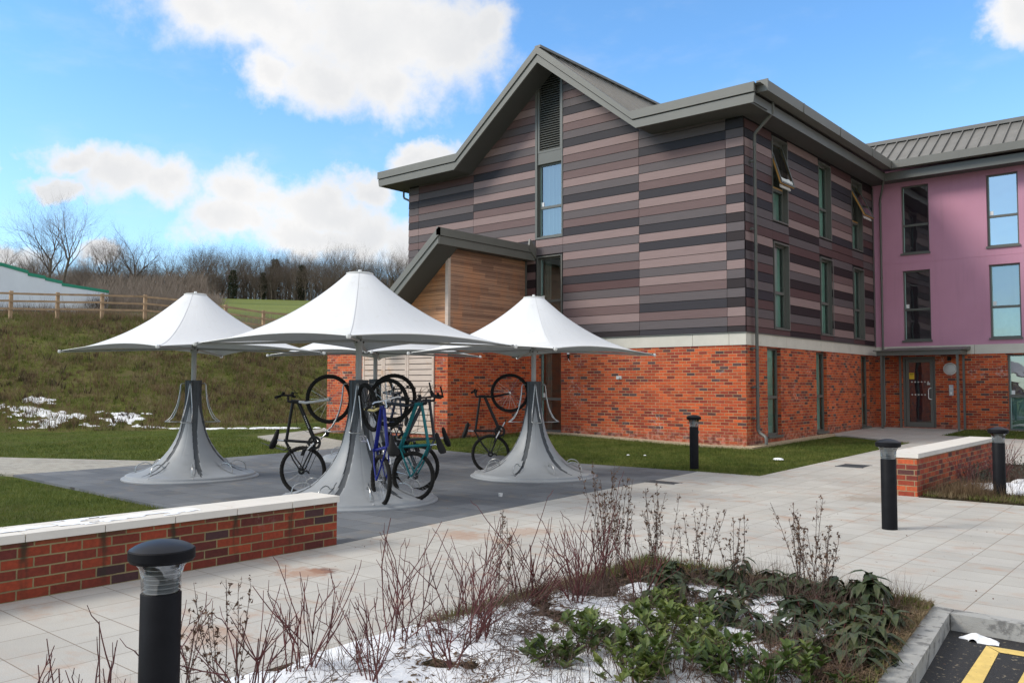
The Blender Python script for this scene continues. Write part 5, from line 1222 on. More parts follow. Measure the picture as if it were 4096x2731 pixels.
# hawthorn-like brush behind the fence, in front of the hoarding
vs = []
for i in range(9000):
    x, y = at_dir(rt.uniform(-20, 420), rt.uniform(46, 58)); z = H(x, y); a = rt.uniform(0, 6.28); L = rt.uniform(.3, 1.0) * (1.3 if rt.random() < .15 else .7); w_ = .012
    dx, dy = rt.gauss(0, .18) * L, rt.gauss(0, .18) * L
    vs += [(x - w_, y, z), (x + w_, y, z), (x + dx, y + dy, z + L)]
tag(np_mesh('scrub', vs, 0, M['twig']), 'thin bare scrub between the rail fence and the hoarding', 'scrub', kind='stuff')

# ---- white hoarding with green capping
pts = [(-44.0, -3.4, 8.70), (-46.246, -.68, 8.667), (-48.289, 1.53, 8.608), (-49.608, 3.049, 8.449), (-51.41, 4.80, 8.30), (-55.567, 9.80, 8.42)]
tops = [(8.72, 8.64), (8.66, 8.60), (8.47, 8.52), (8.44, 8.50), (8.37, 8.58)]
e = empty('site_hoarding', pts[0], label='white stepped hoarding with green capping on the hillside at the left', cat='hoarding'); inv = Matrix.Translation(-Vector(pts[0]))
for (p, q), (ta, tb_) in zip(zip(pts[:-1], pts[1:]), tops):
    b = MB(); d = Vector((q[0] - p[0], q[1] - p[1], 0)); L = d.length; d.normalize(); nrm = Vector((d.y, -d.x, 0)) * .06
    for (h0a, h0b, h1a, h1b, off, nm, mm) in ((4.2, 4.2, ta - .17, tb_ - .17, 1.0, 'white_panel', 'hoard'), (ta - .17, tb_ - .17, ta + .03, tb_ + .03, 1.6, 'green_capping', 'green')):
        b = MB(); P_ = Vector((p[0], p[1], 0)); Q_ = Vector((q[0], q[1], 0))
        A = [P_ + nrm * off, Q_ + nrm * off, Q_ - nrm * off, P_ - nrm * off]; lo_ = [h0a, h0b, h0b, h0a]; hi_ = [h1a, h1b, h1b, h1a]
        lower = [Vector((v.x, v.y, z_)) for v, z_ in zip(A, lo_)]; upper = [Vector((v.x, v.y, z_)) for v, z_ in zip(A, hi_)]
        b.quad(lower[::-1]); b.quad(upper)
        for i in range(4): b.quad([lower[i], lower[(i + 1) % 4], upper[(i + 1) % 4], upper[i]])
        b.build(nm, M[mm], e, M=inv)

# ---- post and rail fence along the top of the bank
e = empty('rail_fence', (-33.4, -4.4, H(-33.4, -4.4)), label='long post and rail timber fence along the top of the grassy bank', cat='fence'); inv = Matrix.Translation(-e.location)
posts = []
ys_f = np.arange(-13.1, 26, 1.72)
for y in ys_f:
    x = xcrest(y) + .15; posts.append(Vector((x, y, H(x, y))))
for p in posts:
    b = MB(); b.box(p.x - .06, p.x + .06, p.y - .07, p.y + .07, p.z - .3, p.z + 1.22 + rt.uniform(-.02, .03)); b.build('post', M['wood'], e, M=inv)
for a, c in zip(posts[:-1], posts[1:]):
    for h in (1.12, .78, .44):
        b = MB(); d = (c - a); nx_ = Vector((.02, 0, 0)); A_ = a + Vector((.08, 0, h + rt.uniform(-.02, .02))); C_ = c + Vector((.08, 0, h + rt.uniform(-.02, .02)))
        P8 = [A_ - nx_, A_ + nx_, C_ + nx_, C_ - nx_]
        lo_ = [q - Vector((0, 0, .045)) for q in P8]; hi_ = [q + Vector((0, 0, .045)) for q in P8]
        b.quad(lo_[::-1]); b.quad(hi_)
        for i in range(4): b.quad([lo_[i], lo_[(i + 1) % 4], hi_[(i + 1) % 4], hi_[i]])
        b.build('rail', M['wood'], e, M=inv)

# ------------------------------------------------------------------ grass
def blades(name, n, sampler, hmin, hmax, w_, m, lean=.4, label=None, cat=None, dz=0.0):
    V = np.zeros((n * 3, 3), dtype=np.float32); k = 0; rr_ = random.Random(hash(name) % 1000 if False else len(name) * 7)
    while k < n:
        p = sampler(rr_)
        if p is None: continue
        x, y = p; z = H(x, y) + dz; a = rr_.uniform(0, 6.283); h = rr_.uniform(hmin, hmax); l = rr_.gauss(0, lean) * h; c_, s_ = math.cos(a), math.sin(a)
        V[3 * k] = (x - s_ * w_, y + c_ * w_, z); V[3 * k + 1] = (x + s_ * w_, y - c_ * w_, z); V[3 * k + 2] = (x + c_ * l, y + s_ * l, z + h); k += 1
    tag(np_mesh(name, V, 0, m), label, cat, kind='stuff')
def rect_s(x0, x1, y0, y1, cond=None):
    def f(r_):
        x, y = r_.uniform(x0, x1), r_.uniform(y0, y1)
        return (x, y) if (cond is None or cond(x, y)) else None
    return f
def near_left(r_):
    x = 1.72 - r_.random() ** 1.5 * 14; y = -13.55 - r_.random() * 5.5 - (0.15 if x < -7 else 0)
    if x < -1.4 and y > -13.48 - .0: return None
    if x > -1.4 and y > -13.62: return None
    if x < -7.4 and y > -13.4 + (x + 7.4) * .35: return None
    return x, y
blades('near_lawn_grass', 90000, near_left, .02, .055, .0035, M['blade'], .6, 'short mown grass on the near lawn behind the low wall', 'grass', -.03)
blades('front_lawn_grass', 70000, rect_s(-6.75, 2.69, -5.32, 3.6, lambda x, y: y < -.24 or (x > .3 and y < 3.57 + (2.7 - x) * .68)), .02, .06, .004, M['blade'], .6, 'short mown grass on the lawn along the brick wall', 'grass', -.022)
blades('entrance_lawn_grass', 9000, rect_s(2.72, 6.5, 6.25, 9.3), .02, .06, .005, M['blade'], .6, 'short grass on the small lawn by the entrance', 'grass', .01)
def mid(x, y):
    if x > -7.2 and y > -13.45: return False
    if x < xfoot(y) - 1: return False
    if y < -10.3 + (x + 7.1) * .47 and y > -13.4 + (x + 7.4) * .5 : return False
    if x > -13.8 and y > -7.5 - (x + 7.15) * -.42 - 0.0 and x > -13.3 and y > -5.6 and x < -11.2: return False
    return True
blades('left_lawn_grass', 70000, rect_s(-24, -7.2, -16, 1.5, lambda x, y: mid(x, y) and not (x > -12.2 and -7.5 - (x + 7.15) * .42 < y < -5.3 - (x + 7.15) * .25)), .03, .07, .006, M['blade'], .6, 'mown grass between the shelters and the bank', 'grass', -.02)
def bank(r_):
    y = r_.uniform(-16, 24); t = r_.random(); x = xfoot(y) + .5 + (xcrest(y) - 4 - xfoot(y)) * t
    if mnoise.noise(Vector((x * .8, y * .8, 0))) < r_.uniform(-.6, .25): return None
    return x, y
blades('bank_grass', 130000, bank, .06, .26, .011, M['blader'], .55, 'rough brown and green grass on the bank', 'rough grass', -.01)
def clumps(name, n, mats, hs, label):
    r_ = random.Random(77); V = []; MI = []
    for i in range(n):
        y = r_.uniform(-16, 24); t = r_.random(); x = xfoot(y) + .3 + (xcrest(y) - 5 - xfoot(y)) * t; z = H(x, y) - .03; g = mnoise.noise(Vector((x * .35, y * .35, 21))) + r_.gauss(0, .35)
        mi_k = 0 if g > .05 else (1 if g > -.35 else 2); hh_ = r_.uniform(*hs) * (1.2 if mi_k else .8); rad = r_.uniform(.05, .16)
        for k in range(r_.randint(7, 15)):
            a = r_.uniform(0, 6.28); q = rad * r_.random(); bx, by = x + math.cos(a) * q, y + math.sin(a) * q; a2 = r_.uniform(0, 6.28); w_ = .014; h = hh_ * r_.uniform(.6, 1.1); l = .4 * h
            V += [(bx - math.sin(a2) * w_, by + math.cos(a2) * w_, z), (bx + math.sin(a2) * w_, by - math.cos(a2) * w_, z), (bx + math.cos(a) * l, by + math.sin(a) * l, z + h)]; MI.append(mi_k)
    tag(np_mesh(name, V, 0, mats, mi=MI), label, 'rough grass', kind='stuff')
clumps('bank_tussocks', 9000, [M['blade'], M['straw'], M['tussock']], (.10, .30), 'green and brown grass tussocks scattered over the bank')
def bankd(r_):
    y = r_.uniform(-16, 24); t = r_.random(); x = xfoot(y) + (xcrest(y) - 6 - xfoot(y)) * t
    return (x, y) if mnoise.noise(Vector((x * .5, y * .5, 7))) > .0 or t > .85 else None
blades('bank_weeds', 24000, bankd, .15, .55, .010, M['straw'], .25, 'dead upright weeds on the bank', 'weeds')

# ------------------------------------------------------------------ snow
def snow_field(name, x0, x1, y0, y1, res, maskf, hmax, label, dz=0.0):
    b = MB(); nx_, ny_ = int((x1 - x0) / res), int((y1 - y0) / res); hv = {}; idx = {}
    for i in range(nx_ + 1):
        for j in range(ny_ + 1):
            x, y = x0 + i * res, y0 + j * res; hv[(i, j)] = maskf(x, y)
    for i in range(nx_):
        for j in range(ny_):
            q = [(i, j), (i + 1, j), (i + 1, j + 1), (i, j + 1)]
            if max(hv[k] for k in q) <= 0: continue
            ids = []
            for k in q:
                if k not in idx:
                    x, y = x0 + k[0] * res, y0 + k[1] * res; v = max(0, hv[k]); idx[k] = len(b.v)
                    z = H(x, y) + dz + (hmax * min(1, v * 3.2) ** .5 * (.8 + .5 * mnoise.noise(Vector((x * 5, y * 5, 2)))) if v > 0 else -.03)
                    b.v.append((x, y, z))
                ids.append(idx[k])
            b.f.append(tuple(ids)); b.m.append(0); b.uv += [(0, 0)] * 4
    tag(b.build(name, M['snow'], smooth=True), label, 'snow', kind='stuff')
def bedmask(x, y):
    n1 = mnoise.fractal(Vector((x * 1.5, y * 1.5, 0)), 1.0, 2.0, 4)
    base = .10 + .32 * sstep(5.5, 6.0, x)
    d = min(x - (4.9 - .085 * sstep(-14.7, -15.3, y)), 7.06 - x + .108 * (-12.6 - y), -12.95 - y + (x - 5.0) * -.02)          # distance from the border
    xr_ = x - .108 * (-12.6 - y)
    if xr_ > 6.45: base -= (xr_ - 6.45) * 1.5
    if y > -13.2: base -= (y + 13.2) * 1.3
    if x < 5.0: base -= (5.0 - x) * 1.5
    base += .35 * sstep(6.2, 5.2, x) * sstep(-14.2, -15.2, y)
    return min(base + n1 * .78, d * 2.5)
snow_field('bed_snow', 4.80, 7.5, -17.6, -12.5, .022, bedmask, .035, 'melting snow between the plants of the near bed', .016)
snow_field('side_bed_snow', 5.6, 9.0, -5.6, -1.5, .05, lambda x, y: (.40 - ((x - 7.0) / 1.7) ** 2 - ((y + 4.5) / 1.25) ** 2 + .5 * mnoise.fractal(Vector((x * 2, y * 2, 4)), 1, 2, 4)), .07, 'snow lying in the side bed behind the bollard', .03)
def bandmask(x, y):
    # melting drift along the foot of the bank
    k = sstep(-17.2, -19.5, x); c = -5.8 + (x + 18.8) * .65 + .15 * k
    wd = .62 + 1.0 * k
    wd *= .55 + .9 * abs(mnoise.noise(Vector((x * .5, y * .5, 12)))); c += .5 * mnoise.noise(Vector((x * .45, 3.3, 1))); t_ = (x * .84 + y * .54, -x * .54 + y * .84)
    v = .21 - ((y - c) / wd) ** 2 * .40 + .55 * mnoise.fractal(Vector((t_[0] * .9, t_[1] * 2.6, 9)), 1, 2.2, 3) + .38 * mnoise.fractal(Vector((t_[0] * 3.2, t_[1] * 6, 3)), 1, 2, 3)
    return v - .26 - .04 * (1 - k)
snow_field('lawn_snow', -26, -12.0, -13, -1.0, .06, bandmask, .022, 'thin broken snow along the foot of the bank', .02)
b = MB()
for (x, y, s) in ((1.75, -2.3, .12), (-1.2, -3.3, .04), (-.9, -3.1, .035)):
    b2 = MB(); z = H(x, y)
    for k in range(1): pass
    prof_ = [(0, s * .32), (s * .5, s * .28), (s * .85, s * .14), (s, -.01)]
    b2.lathe(prof_, 16, (0, 0, 0)); o = b2.build('snow_lump', M['snow'], smooth=True); o.location = (x, y, z); o.scale = (1, .6, .8)
    tag(o, {.14: 'largest lump of old snow on the lawn below the cladding'}.get(s, 'tiny lump of old snow left on the front lawn'), 'snow', 'snow lumps on the front lawn')
b = MB(); b.v = []; 
for i in range(24):
    for j in range(12):
        u_, v_ = i / 23, j / 11; x, y = 7.43 + u_ * .24, -12.83 + v_ * .11; d = 1 - ((u_ - .5) * 2) ** 2 - ((v_ - .5) * 2) ** 2 + 1.1 * mnoise.noise(Vector((x * 16, y * 22, 1)))
        b.v.append((x, y, -.11 + (.032 * max(0, d) ** .7 if d > 0 else -.01)))
for i in range(23):
    for j in range(11): b.f.append((i * 12 + j, (i + 1) * 12 + j, (i + 1) * 12 + j + 1, i * 12 + j + 1)); b.m.append(0); b.uv += [(0, 0)] * 4
tag(b.build('snow_patch', M['snow'], smooth=True), 'small patch of snow on the black tarmac beside the kerb', 'snow')

V_ = MB(); n1_, n2_ = 90, 14; hv_ = {}
for i in range(n1_):
    for j in range(n2_):
        y = -16.95 + i * .020; x = 1.775 + j * .028; e_ = min(j, n2_ - 1 - j) / 6.0; hv_[(i, j)] = (x, y, .55 * e_ + .55 * mnoise.fractal(Vector((x * 7, y * 3.2, 6)), 1, 2, 4) - .22)
for i in range(n1_ - 1):
    for j in range(n2_ - 1):
        q = [(i, j), (i + 1, j), (i + 1, j + 1), (i, j + 1)]
        if min(hv_[k][2] for k in q) <= 0: continue
        V_.quad([(hv_[k][0], hv_[k][1], .4765 + .006 * min(1, hv_[k][2] * 3)) for k in q])
tag(V_.build('thin_snow_sheen', M['snow'], smooth=True), 'thin wet snow and pale wet sheen on the coping of the near low wall', 'snow', kind='stuff')  # white film also paints the pale reflection of the wet coping
# ------------------------------------------------------------------ shrubs in the near bed
def leaf(vs, p, d, up, L, wd, fold=.25, droop=.0):
    d = d.normalized(); s = d.cross(up); s = s.normalized() if s.length > 1e-4 else Vector((1, 0, 0)); n = s.cross(d).normalized()
    m1 = p + d * L * .35 - n * droop * L * .1; m2 = p + d * L * .7 - n * droop * L * .35; tip = p + d * L - n * droop * L * .7
    a1, a2 = m1 + s * wd + n * wd * fold, m1 - s * wd + n * wd * fold; b1, b2 = m2 + s * wd * .8 + n * wd * fold, m2 - s * wd * .8 + n * wd * fold
    for q in ((p, a1, m1), (p, m1, a2), (a1, b1, m1), (m1, b1, m2), (m1, m2, a2), (a2, m2, b2), (b1, tip, m2), (m2, tip, b2)): vs += [tuple(v) for v in q]
def dogwood(x, y, h, n, label, seed, sp=.55):
    rnd = random.Random(seed); e = empty('dogwood_shrub', (x, y, H(x, y)), 0, label, 'shrub', 'red stemmed dogwoods in the near bed')
    b = MB()
    for k in range(n):
        a = rnd.uniform(0, 6.28); d = Vector((math.cos(a) * sp * rnd.random() ** .5, math.sin(a) * sp * rnd.random() ** .5, 1)).normalized(); p = Vector((rnd.gauss(0, .05), rnd.gauss(0, .05), -.02))
        L = h * rnd.uniform(.42, .62); pts = [p]; dd = d.copy()
        for i in range(4): dd = (dd + Vector((rnd.gauss(0, .09), rnd.gauss(0, .09), .02))).normalized(); pts.append(pts[-1] + dd * L / 4)
        b.tube(pts, [.0046, .0042, .0038, .0034, .003], 5, caps=False)
        for t in range(rnd.randint(2, 4)):
            i0 = rnd.randint(1, 4); ax = dd.cross(Vector((rnd.gauss(0, 1), rnd.gauss(0, 1), .2))).normalized(); d2 = Matrix.Rotation(rnd.uniform(.25, .75), 3, ax) @ dd; L2 = h * rnd.uniform(.20, .50); q = [pts[i0]]
            for i in range(3): d2 = (d2 + Vector((rnd.gauss(0, .04), rnd.gauss(0, .04), .07))).normalized(); q.append(q[-1] + d2 * L2 / 3)
            b.tube(q, [.0034, .003, .0026, .0020], 4, caps=False)
            for s in (-1, 1):
                if rnd.random() < .75:
                    d3 = Matrix.Rotation(.5 * s, 3, ax) @ d2; i1 = rnd.randint(1, 3); L3 = rnd.uniform(.04, .11); b.tube([q[i1], q[i1] + d3 * L3 * .5, q[i1] + (d3 + Vector((0, 0, .3))).normalized() * L3], [.0024, .002, .0014], 4, caps=False)
    b.build('stems', M['redstem'], e); return e
def stalks(x, y, h, n, label, seed, sp=.16, dense=1.0):
    rnd = random.Random(seed); e = empty('withered_perennial', (x, y, H(x, y)), 0, label, 'plant', 'withered seed heads in the near bed'); b = MB(); vs = []
    for k in range(n):
        a = rnd.uniform(0, 6.28); r0 = sp * rnd.random() ** .5; dd = Vector((math.cos(a) * r0 * 1.1, math.sin(a) * r0 * 1.1, 1)).normalized(); p = Vector((rnd.gauss(0, .035), rnd.gauss(0, .035), 0)); L = h * rnd.uniform(.6, 1.0); pts = [p]; N = 7
        for i in range(N): dd = (dd + Vector((rnd.gauss(0, .045), rnd.gauss(0, .045), 0))).normalized(); pts.append(pts[-1] + dd * L / N)
        b.tube(pts, [.0028 * (1 - .7 * i / N) + .0006 for i in range(N + 1)], 4, caps=False)
        for i in range(3, N + 1):
            for t in range(int(3 * dense) + (rnd.random() < .5)):
                q0 = pts[i - 1].lerp(pts[i], rnd.random()); d2 = (dd + Vector((rnd.gauss(0, .7), rnd.gauss(0, .7), rnd.uniform(-.1, .6)))).normalized(); L2 = rnd.uniform(.015, .09) * (1.4 - .1 * i); q1 = q0 + d2 * L2
                b.tube([q0, q1], [.0012, .0008], 3, caps=False)
                for u_ in range(rnd.randint(1, 3)):
                    c = q0.lerp(q1, rnd.uniform(.5, 1.1)); s = rnd.uniform(.004, .009)
                    for w_ in range(2): vs += [tuple(c + Vector((rnd.gauss(0, s), rnd.gauss(0, s), rnd.gauss(0, s)))) for _ in range(3)]
    b.build('stalks', M['deadstalk'], e); np_mesh('seed_heads', vs, 0, M['deadleaf'], e); return e
def evergreen(x, y, rad, h, n, label, seed, m, name, L=(.05, .075), droop=0, stems=10, wdf=.24, up=.9):
    rnd = random.Random(seed); e = empty(name, (x, y, H(x, y)), 0, label, 'shrub', 'evergreen shrubs in the near bed'); vs = []; b = MB()
    for k in range(n):
        a = rnd.uniform(0, 6.28); q = rnd.random() ** .5; r0 = rad * q; top = Vector((math.cos(a) * r0, math.sin(a) * r0, h * (1 - .55 * q * q) * rnd.uniform(.45, 1.05)))
        root = Vector((top.x * .35, top.y * .35, 0)); midp = root.lerp(top, .55) + Vector((rnd.gauss(0, .02), rnd.gauss(0, .02), 0)); b.tube([root, midp, top], [.0045, .0035, .0022], 4, caps=False)
        ax = (top - midp).normalized()
        for w_ in range(rnd.randint(7, 11)):
            t = rnd.random() ** 1.3 * .75; p = top - ax * t * rad * .45; aa = rnd.uniform(0, 6.28); sd = Vector((math.cos(aa), math.sin(aa), 0)); d = (sd + Vector((0, 0, up * (1 - t) + rnd.gauss(0, .2) - (.35 if droop else 0)))).normalized()
            LL = rnd.uniform(*L); leaf(vs, p, d, Vector((0, 0, 1)), LL, LL * wdf, .30, droop)
    b.build('stems', M['redstem'] if droop else M['deadstalk'], e); np_mesh('leaves', vs, 0, m, e); return e
# red dogwoods down the left edge of the bed
DW = [(4.98, -17.55, .62, 5, 'red dogwood stems just left of the large foreground bollard'), (5.22, -17.35, .66, 6, 'red dogwood stems just right of the large foreground bollard'), (5.02, -16.95, .60, 8, 'sparse red dogwood at the bottom edge left of the snow corner'), (5.36, -16.75, .66, 9, 'bushy red dogwood at the bottom edge in the first snow'),
      (5.02, -16.25, .70, 11, 'dense clump of red dogwood at the left corner of the snow'), (5.50, -16.15, .60, 8, 'red dogwood rising from open snow at the bottom centre'), (5.02, -15.55, .82, 11, 'tallest red dogwood with long arching stems left of centre'), (5.42, -15.30, .62, 10, 'red dogwood with forked tips over the middle snow'), (5.62, -15.75, .5, 8, 'low twiggy red dogwood half buried in snow'),
      (5.02, -14.95, .66, 12, 'red dogwood beside the grassy bed edge, left of the thicket'), (5.05, -14.40, .78, 14, 'deep red thicket of dogwood in the middle of the bed edge'), (5.30, -14.15, .66, 12, 'red dogwood just behind the deep red thicket'), (5.12, -13.75, .80, 14, 'brightest red dogwood under the tall seed heads'), (5.50, -13.65, .60, 10, 'small red dogwood right of the tall seed heads')]
def tangle(x, y, n, label, seed):
    rnd = random.Random(seed); e = empty('twig_tangle', (x, y, H(x, y)), 0, label, 'shrub', 'brown twig tangles in the near bed'); b = MB()
    for k in range(n):
        p = Vector((rnd.gauss(0, .16), rnd.gauss(0, .16), rnd.uniform(.0, .05))); d = Vector((rnd.gauss(0, 1), rnd.gauss(0, 1), rnd.uniform(.1, 1.1))).normalized(); pts = [p]; L = rnd.uniform(.12, .34)
        for i in range(4): d = (d + Vector((rnd.gauss(0, .25), rnd.gauss(0, .25), -.10))).normalized(); pts.append(pts[-1] + d * L / 4)
        b.tube(pts, [.0024, .002, .0017, .0013, .0009], 3, caps=False)
        for t in range(2):
            i0 = rnd.randint(1, 3); d2 = (d + Vector((rnd.gauss(0, .7), rnd.gauss(0, .7), rnd.gauss(0, .5)))).normalized(); b.tube([pts[i0], pts[i0] + d2 * rnd.uniform(.03, .09)], [.0014, .0008], 3, caps=False)
    b.build('stems', M['deadstalk'], e); return e
for i, (x, y, n, lab) in enumerate([(5.15, -15.2, 90, 'brown twig tangle on the left edge of the open snow'), (5.9, -15.6, 80, 'brown twig tangle at the bottom edge below the green tufts'), (5.5, -14.95, 90, 'brown twig tangle in the middle of the open snow'), (5.25, -16.4, 60, 'brown twig tangle under the bottom left dogwoods'), (5.3, -13.9, 100, 'brown twig tangle round the base of the seed heads'), (5.05, -14.15, 80, 'brown twig tangle along the grassy bed edge'), (5.55, -15.25, 90, 'brown twig tangle lying on the open snow at the bottom centre'), (5.78, -15.05, 110, 'brown twig tangle left of the bright green tufts'), (5.65, -14.65, 80, 'brown twig tangle behind the first green tuft'), (5.75, -14.1, 70, 'brown twig tangle below the tall seed heads'), (6.35, -14.25, 60, 'brown twig tangle between the green and the dark evergreens'), (6.95, -14.55, 80, 'brown twig tangle near the kerb'), (5.2, -14.6, 80, 'brown twig tangle at the foot of the red thicket'), (6.1, -13.2, 90, 'brown twig tangle between the back dark evergreens'), (6.5, -13.2, 70, 'brown twig tangle under the spiky seed heads'), (5.35, -15.9, 50, 'small brown twig tangle on the left snow'), (6.75, -15.0, 60, 'brown twig tangle between the bottom evergreens')]): tangle(x, y, n, lab, 700 + i)
for i, (x, y, h, n, lab) in enumerate(DW): dogwood(x, y, h * 1.04, max(4, int(n * .85)), lab, 100 + i)
ST_ = [(5.10, -13.50, 1.02, 13, .22, 'tallest brown seed heads at the centre of the bed'), (5.02, -13.15, .90, 9, .20, 'brown seed heads to the left behind the tallest clump'), (5.38, -13.20, .86, 10, .22, 'brown seed heads to the right of the tallest clump'), (5.70, -13.15, .72, 8, .20, 'thin brown seed heads above the first dark evergreen'), (4.98, -14.6, .72, 5, .2, 'wispy pale stalks over the left edge of the thicket'),
       (6.42, -12.80, .74, 10, .26, 'spiky brown seed heads above the right dark evergreens'), (6.60, -12.95, .60, 8, .25, 'shorter spiky seed heads beside the rightmost evergreen'), (5.35, -16.9, .74, 6, .2, 'leafy brown weed stalks right of the foreground bollard'), (5.30, -17.15, .78, 5, .2, 'brown weed stalks overlapping the foreground bollard base'), (5.95, -13.05, .60, 6, .2, 'short brown stalks between the two dark evergreens')]
for i, (x, y, h, n, sp, lab) in enumerate(ST_): stalks(x, y, h, n, lab, 200 + i, sp)
LG = [(6.35, -14.9, .2, .28, 18, 'bright green evergreen in the middle of the bottom row'), (5.98, -15.35, .18, .24, 14, 'bright green evergreen at the bottom edge nearest the open snow'), (6.25, -14.2, .18, .22, 14, 'bright green evergreen behind the rounded one'), (7.15, -14.65, .20, .28, 14, 'bright green evergreen at the right end of the bottom row'), (5.75, -14.75, .16, .22, 12, 'small bright green evergreen at the left edge of the green tufts'), (6.02, -15.00, .20, .30, 16, 'bright green evergreen tuft nearest the snow at the left'), (6.24, -14.55, .22, .30, 18, 'rounded bright green evergreen in the middle of the bed'), (5.95, -14.40, .18, .24, 12, 'small bright green evergreen sprouting behind the snow'), (6.62, -15.05, .22, .34, 20, 'bright green evergreen at the bottom edge left of the other'), (6.92, -14.95, .22, .34, 20, 'bright green evergreen at the bottom edge beside the kerb'),
      (6.45, -15.25, .20, .32, 16, 'yellow green evergreen at the very bottom of the picture'), (5.98, -13.95, .20, .26, 14, 'green evergreen in front of the tall seed heads'), (6.55, -14.60, .16, .22, 10, 'low green evergreen between snow patches'), (6.74, -14.75, .18, .30, 14, 'pale edged green evergreen between the two bottom ones')]
for i, (x, y, r_, h, n, lab) in enumerate(LG): evergreen(x, y, r_ * .95, h * .82, int(n * 1.35), lab, 300 + i, M['leafgreen'], 'laurel_shrub', (.040, .085), wdf=.25)
VB = [(7.2, -14.1, .22, .24, 20, 'dark evergreen beside the kerb just above the bottom edge'), (7.05, -13.35, .22, .26, 20, 'dark evergreen between the kerb corner and the middle of the kerb'), (7.12, -13.75, .22, .26, 18, 'dark evergreen reaching over the kerb in the middle'), (6.3, -13.9, .26, .26, 20, 'dark evergreen between the green tufts and the snow strip'), (5.55, -13.25, .26, .36, 22, 'upright dark drooping evergreen by the tall seed heads'), (5.95, -12.95, .32, .34, 30, 'dark drooping evergreen at the back of the bed, left one'), (6.35, -12.95, .32, .34, 30, 'dark drooping evergreen at the back of the bed, middle one'), (6.72, -12.85, .28, .32, 24, 'dark drooping evergreen under the spiky seed heads'), (6.96, -12.95, .20, .40, 16, 'rightmost dark evergreen at the kerb corner'), (6.20, -13.45, .30, .24, 22, 'low dark evergreen in front of the back row'),
      (6.70, -13.45, .30, .26, 24, 'low dark evergreen beside the snow strip'), (6.90, -13.85, .26, .28, 22, 'dark evergreen near the kerb in the middle'), (6.60, -14.05, .26, .26, 20, 'dark evergreen in front of the long snow strip'), (7.00, -14.30, .20, .24, 14, 'dark evergreen leaning on the kerb near the bottom'), (5.75, -13.60, .24, .30, 18, 'dark evergreen in front of the upright one')]
for i, (x, y, r_, h, n, lab) in enumerate(VB): evergreen(x, y, r_ * .84, h * .74, int(n * .60), lab, 400 + i, M['leafdark'], 'viburnum_shrub', (.095, .145), 1.0, wdf=.20, up=.45)
# litter, dead stems and grassy fringe on the bed (uncountable)
def bedlit(r_):
    y = r_.uniform(-17.5, -12.5); return r_.uniform(4.9, 7.15 + .108 * (-12.6 - y)), y
blades('bed_litter', 7000, lambda r_: (lambda p: p if (p[0] > 6.5 or mnoise.noise(Vector((p[0] * 2, p[1] * 2, 5))) > (.30 if p[0] < 5.7 else .05)) else None)(bedlit(r_)), .02, .14, .0024, M['deadleaf'], 1.8, 'dead stems and straw littering the near bed', 'plant litter', .02)
blades('bed_twigs', 3500, lambda r_: (lambda p: p if mnoise.noise(Vector((p[0] * 1.7, p[1] * 1.7, 15))) > .15 else None)(bedlit(r_)), .06, .30, .0018, M['deadstalk'], .9, 'tangled thin brown twigs through the near bed', 'plant litter', .02)
blades('kerb_side_grass', 2200, lambda r_: (lambda y: (7.22 + .108 * (-12.6 - y) - r_.random() ** 1.6 * .18, y))(-12.55 - r_.random() ** 1.5 * 3.6), .015, .07, .003, M['blader'], .9, 'short rough grass beside the kerb of the near bed', 'grass', .02)
blades('bed_edge_grass', 9000, lambda r_: (4.88 + r_.random() ** 2 * .16, r_.uniform(-15.2, -12.45)) if r_.random() < .7 else (r_.uniform(4.9, 7.15), -12.46 - r_.random() ** 2 * .25), .02, .10, .003, M['blader'], .7, 'rough grass along the edge of the near bed', 'grass', .01)
def chips(name, n, sampler, s0, s1, m, label, cat):
    r_ = random.Random(31); V = []
    for i in range(n):
        x, y = sampler(r_); z = H(x, y) + .022 + r_.random() * .020; s = r_.uniform(s0, s1); a = r_.uniform(0, 6.28); t = r_.uniform(-.4, .4); c_, s_ = math.cos(a), math.sin(a); w_ = s * r_.uniform(.25, .6)
        p = [(-s, -w_), (s * .8, -w_ * .8), (s, w_), (-s * .7, w_)]
        V += [(x + c_ * a_ - s_ * b_, y + s_ * a_ + c_ * b_, z + t * a_ + .3 * abs(b_)) for a_, b_ in p]
    tag(np_mesh(name, V, 0, m, k=4), label, cat, kind='stuff')
chips('bark_chips', 14000, lambda r_: (lambda y: (r_.uniform(6.5 + .108 * (-12.6 - y), 7.225 + .108 * (-12.6 - y)) if r_.random() < .7 else r_.uniform(4.9, 7.1), y))(r_.uniform(-16.5, -12.5)), .006, .020, M['straw'], 'pale bark chips scattered over the soil of the near bed', 'bark chips')
chips('fallen_leaves', 2600, lambda r_: (r_.uniform(4.9, 7.2), r_.uniform(-17, -12.6)), .010, .024, M['deadleaf'], 'brown fallen leaves on the soil and snow of the near bed', 'fallen leaves')
chips('side_bed_chips', 3000, lambda r_: (r_.uniform(5.5, 8.5), r_.uniform(-6.22, -4.8)), .008, .024, M['straw'], 'bark chips on the soil of the side bed', 'bark chips')
chips('paving_grit', 900, lambda r_: (r_.uniform(2.2, 9), r_.uniform(-16, -3)), .004, .012, M['deadleaf'], 'specks of brown debris on the pale slabs', 'debris')
chips('dark_paving_grit', 700, lambda r_: (r_.uniform(-7, 1.5), r_.uniform(-13.4, -5.6)), .005, .014, M['straw'], 'specks of pale debris on the dark slabs', 'debris')
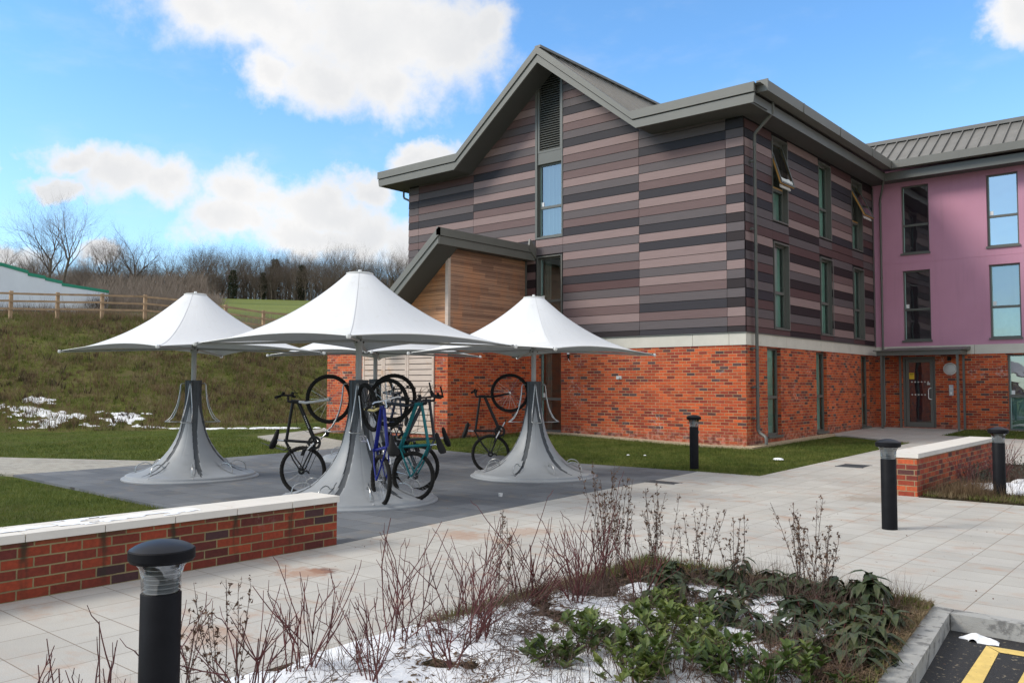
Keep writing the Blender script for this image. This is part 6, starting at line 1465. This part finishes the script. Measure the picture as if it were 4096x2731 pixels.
# ------------------------------------------------------------------ side bed plants
SB = [(5.85, -5.35, .7, 12, 'bare red stems against the end of the garden wall'), (6.05, -4.4, .75, 14, 'bare red stems along the garden wall, further back'), (6.9, -3.4, .9, 14, 'bare brown stems behind the side bed bollard'), (7.5, -4.9, .85, 14, 'bare stems in the side bed at the right edge'), (6.0, -3.2, .8, 12, 'bare stems at the far end of the garden wall'), (7.3, -2.5, 1.0, 16, 'tall bare stems at the back of the side bed')]
for i, (x, y, h, n, lab) in enumerate(SB):
    o = dogwood(x, y, h, n, lab, 500 + i, .45); o['group'] = 'bare stemmed shrubs in the side bed'
for i, (x, y, r_, h, lab) in enumerate([(5.95, -4.9, .30, .42, 'grey green shrub against the garden wall'), (7.2, -4.3, .4, .5, 'grey green shrub right of the side bed bollard'), (6.3, -3.6, .35, .45, 'grey green shrub behind the snow of the side bed')]):
    o = evergreen(x, y, r_, h, 60, lab, 600 + i, M['leafgrey'], 'lavender_shrub', (.03, .05), wdf=.14, up=1.4); o['group'] = 'grey shrubs in the side bed'
blades('side_bed_grass', 2600, lambda r_: (r_.uniform(5.5, 8.5), -6.22 + r_.random() ** 2.2 * .9), .03, .10, .004, M['blader'], .8, 'rough grass along the front of the side bed', 'grass', .02)
blades('side_bed_straw', 1500, lambda r_: (r_.gauss(5.95, .22), r_.gauss(-5.85, .14)), .05, .28, .003, M['straw'], .9, 'tuft of straw at the end of the garden wall', 'straw', .02)
blades('side_bed_twigs', 2000, lambda r_: (r_.uniform(5.6, 8.6), r_.uniform(-6.0, -2)), .05, .4, .0025, M['deadstalk'], .7, 'thin brown twigs in the side bed', 'plant litter', .02)
# gravel stones along the wall foot
V = []
rr = random.Random(9)
for i in range(2600):
    if rr.random() < .6: x, y = rr.uniform(.02, .30), rr.uniform(-.25, 5.1)
    else: x, y = rr.uniform(-6.7, .28), rr.uniform(-.30, -.01)
    z = H(x, y) + .02; s = rr.uniform(.008, .018); c = Vector((x, y, z + s * .4)); a = rr.uniform(0, 6.28)
    P6 = [c + Vector((s * math.cos(a + k * 2.094), s * math.sin(a + k * 2.094), 0)) for k in range(3)] + [c + Vector((0, 0, s * .7))]
    for t in ((0, 1, 3), (1, 2, 3), (2, 0, 3)): V += [tuple(P6[k]) for k in t]
tag(np_mesh('gravel_stones', V, 0, M['gravel']), 'gold gravel stones along the foot of the brick wall', 'gravel', kind='stuff')
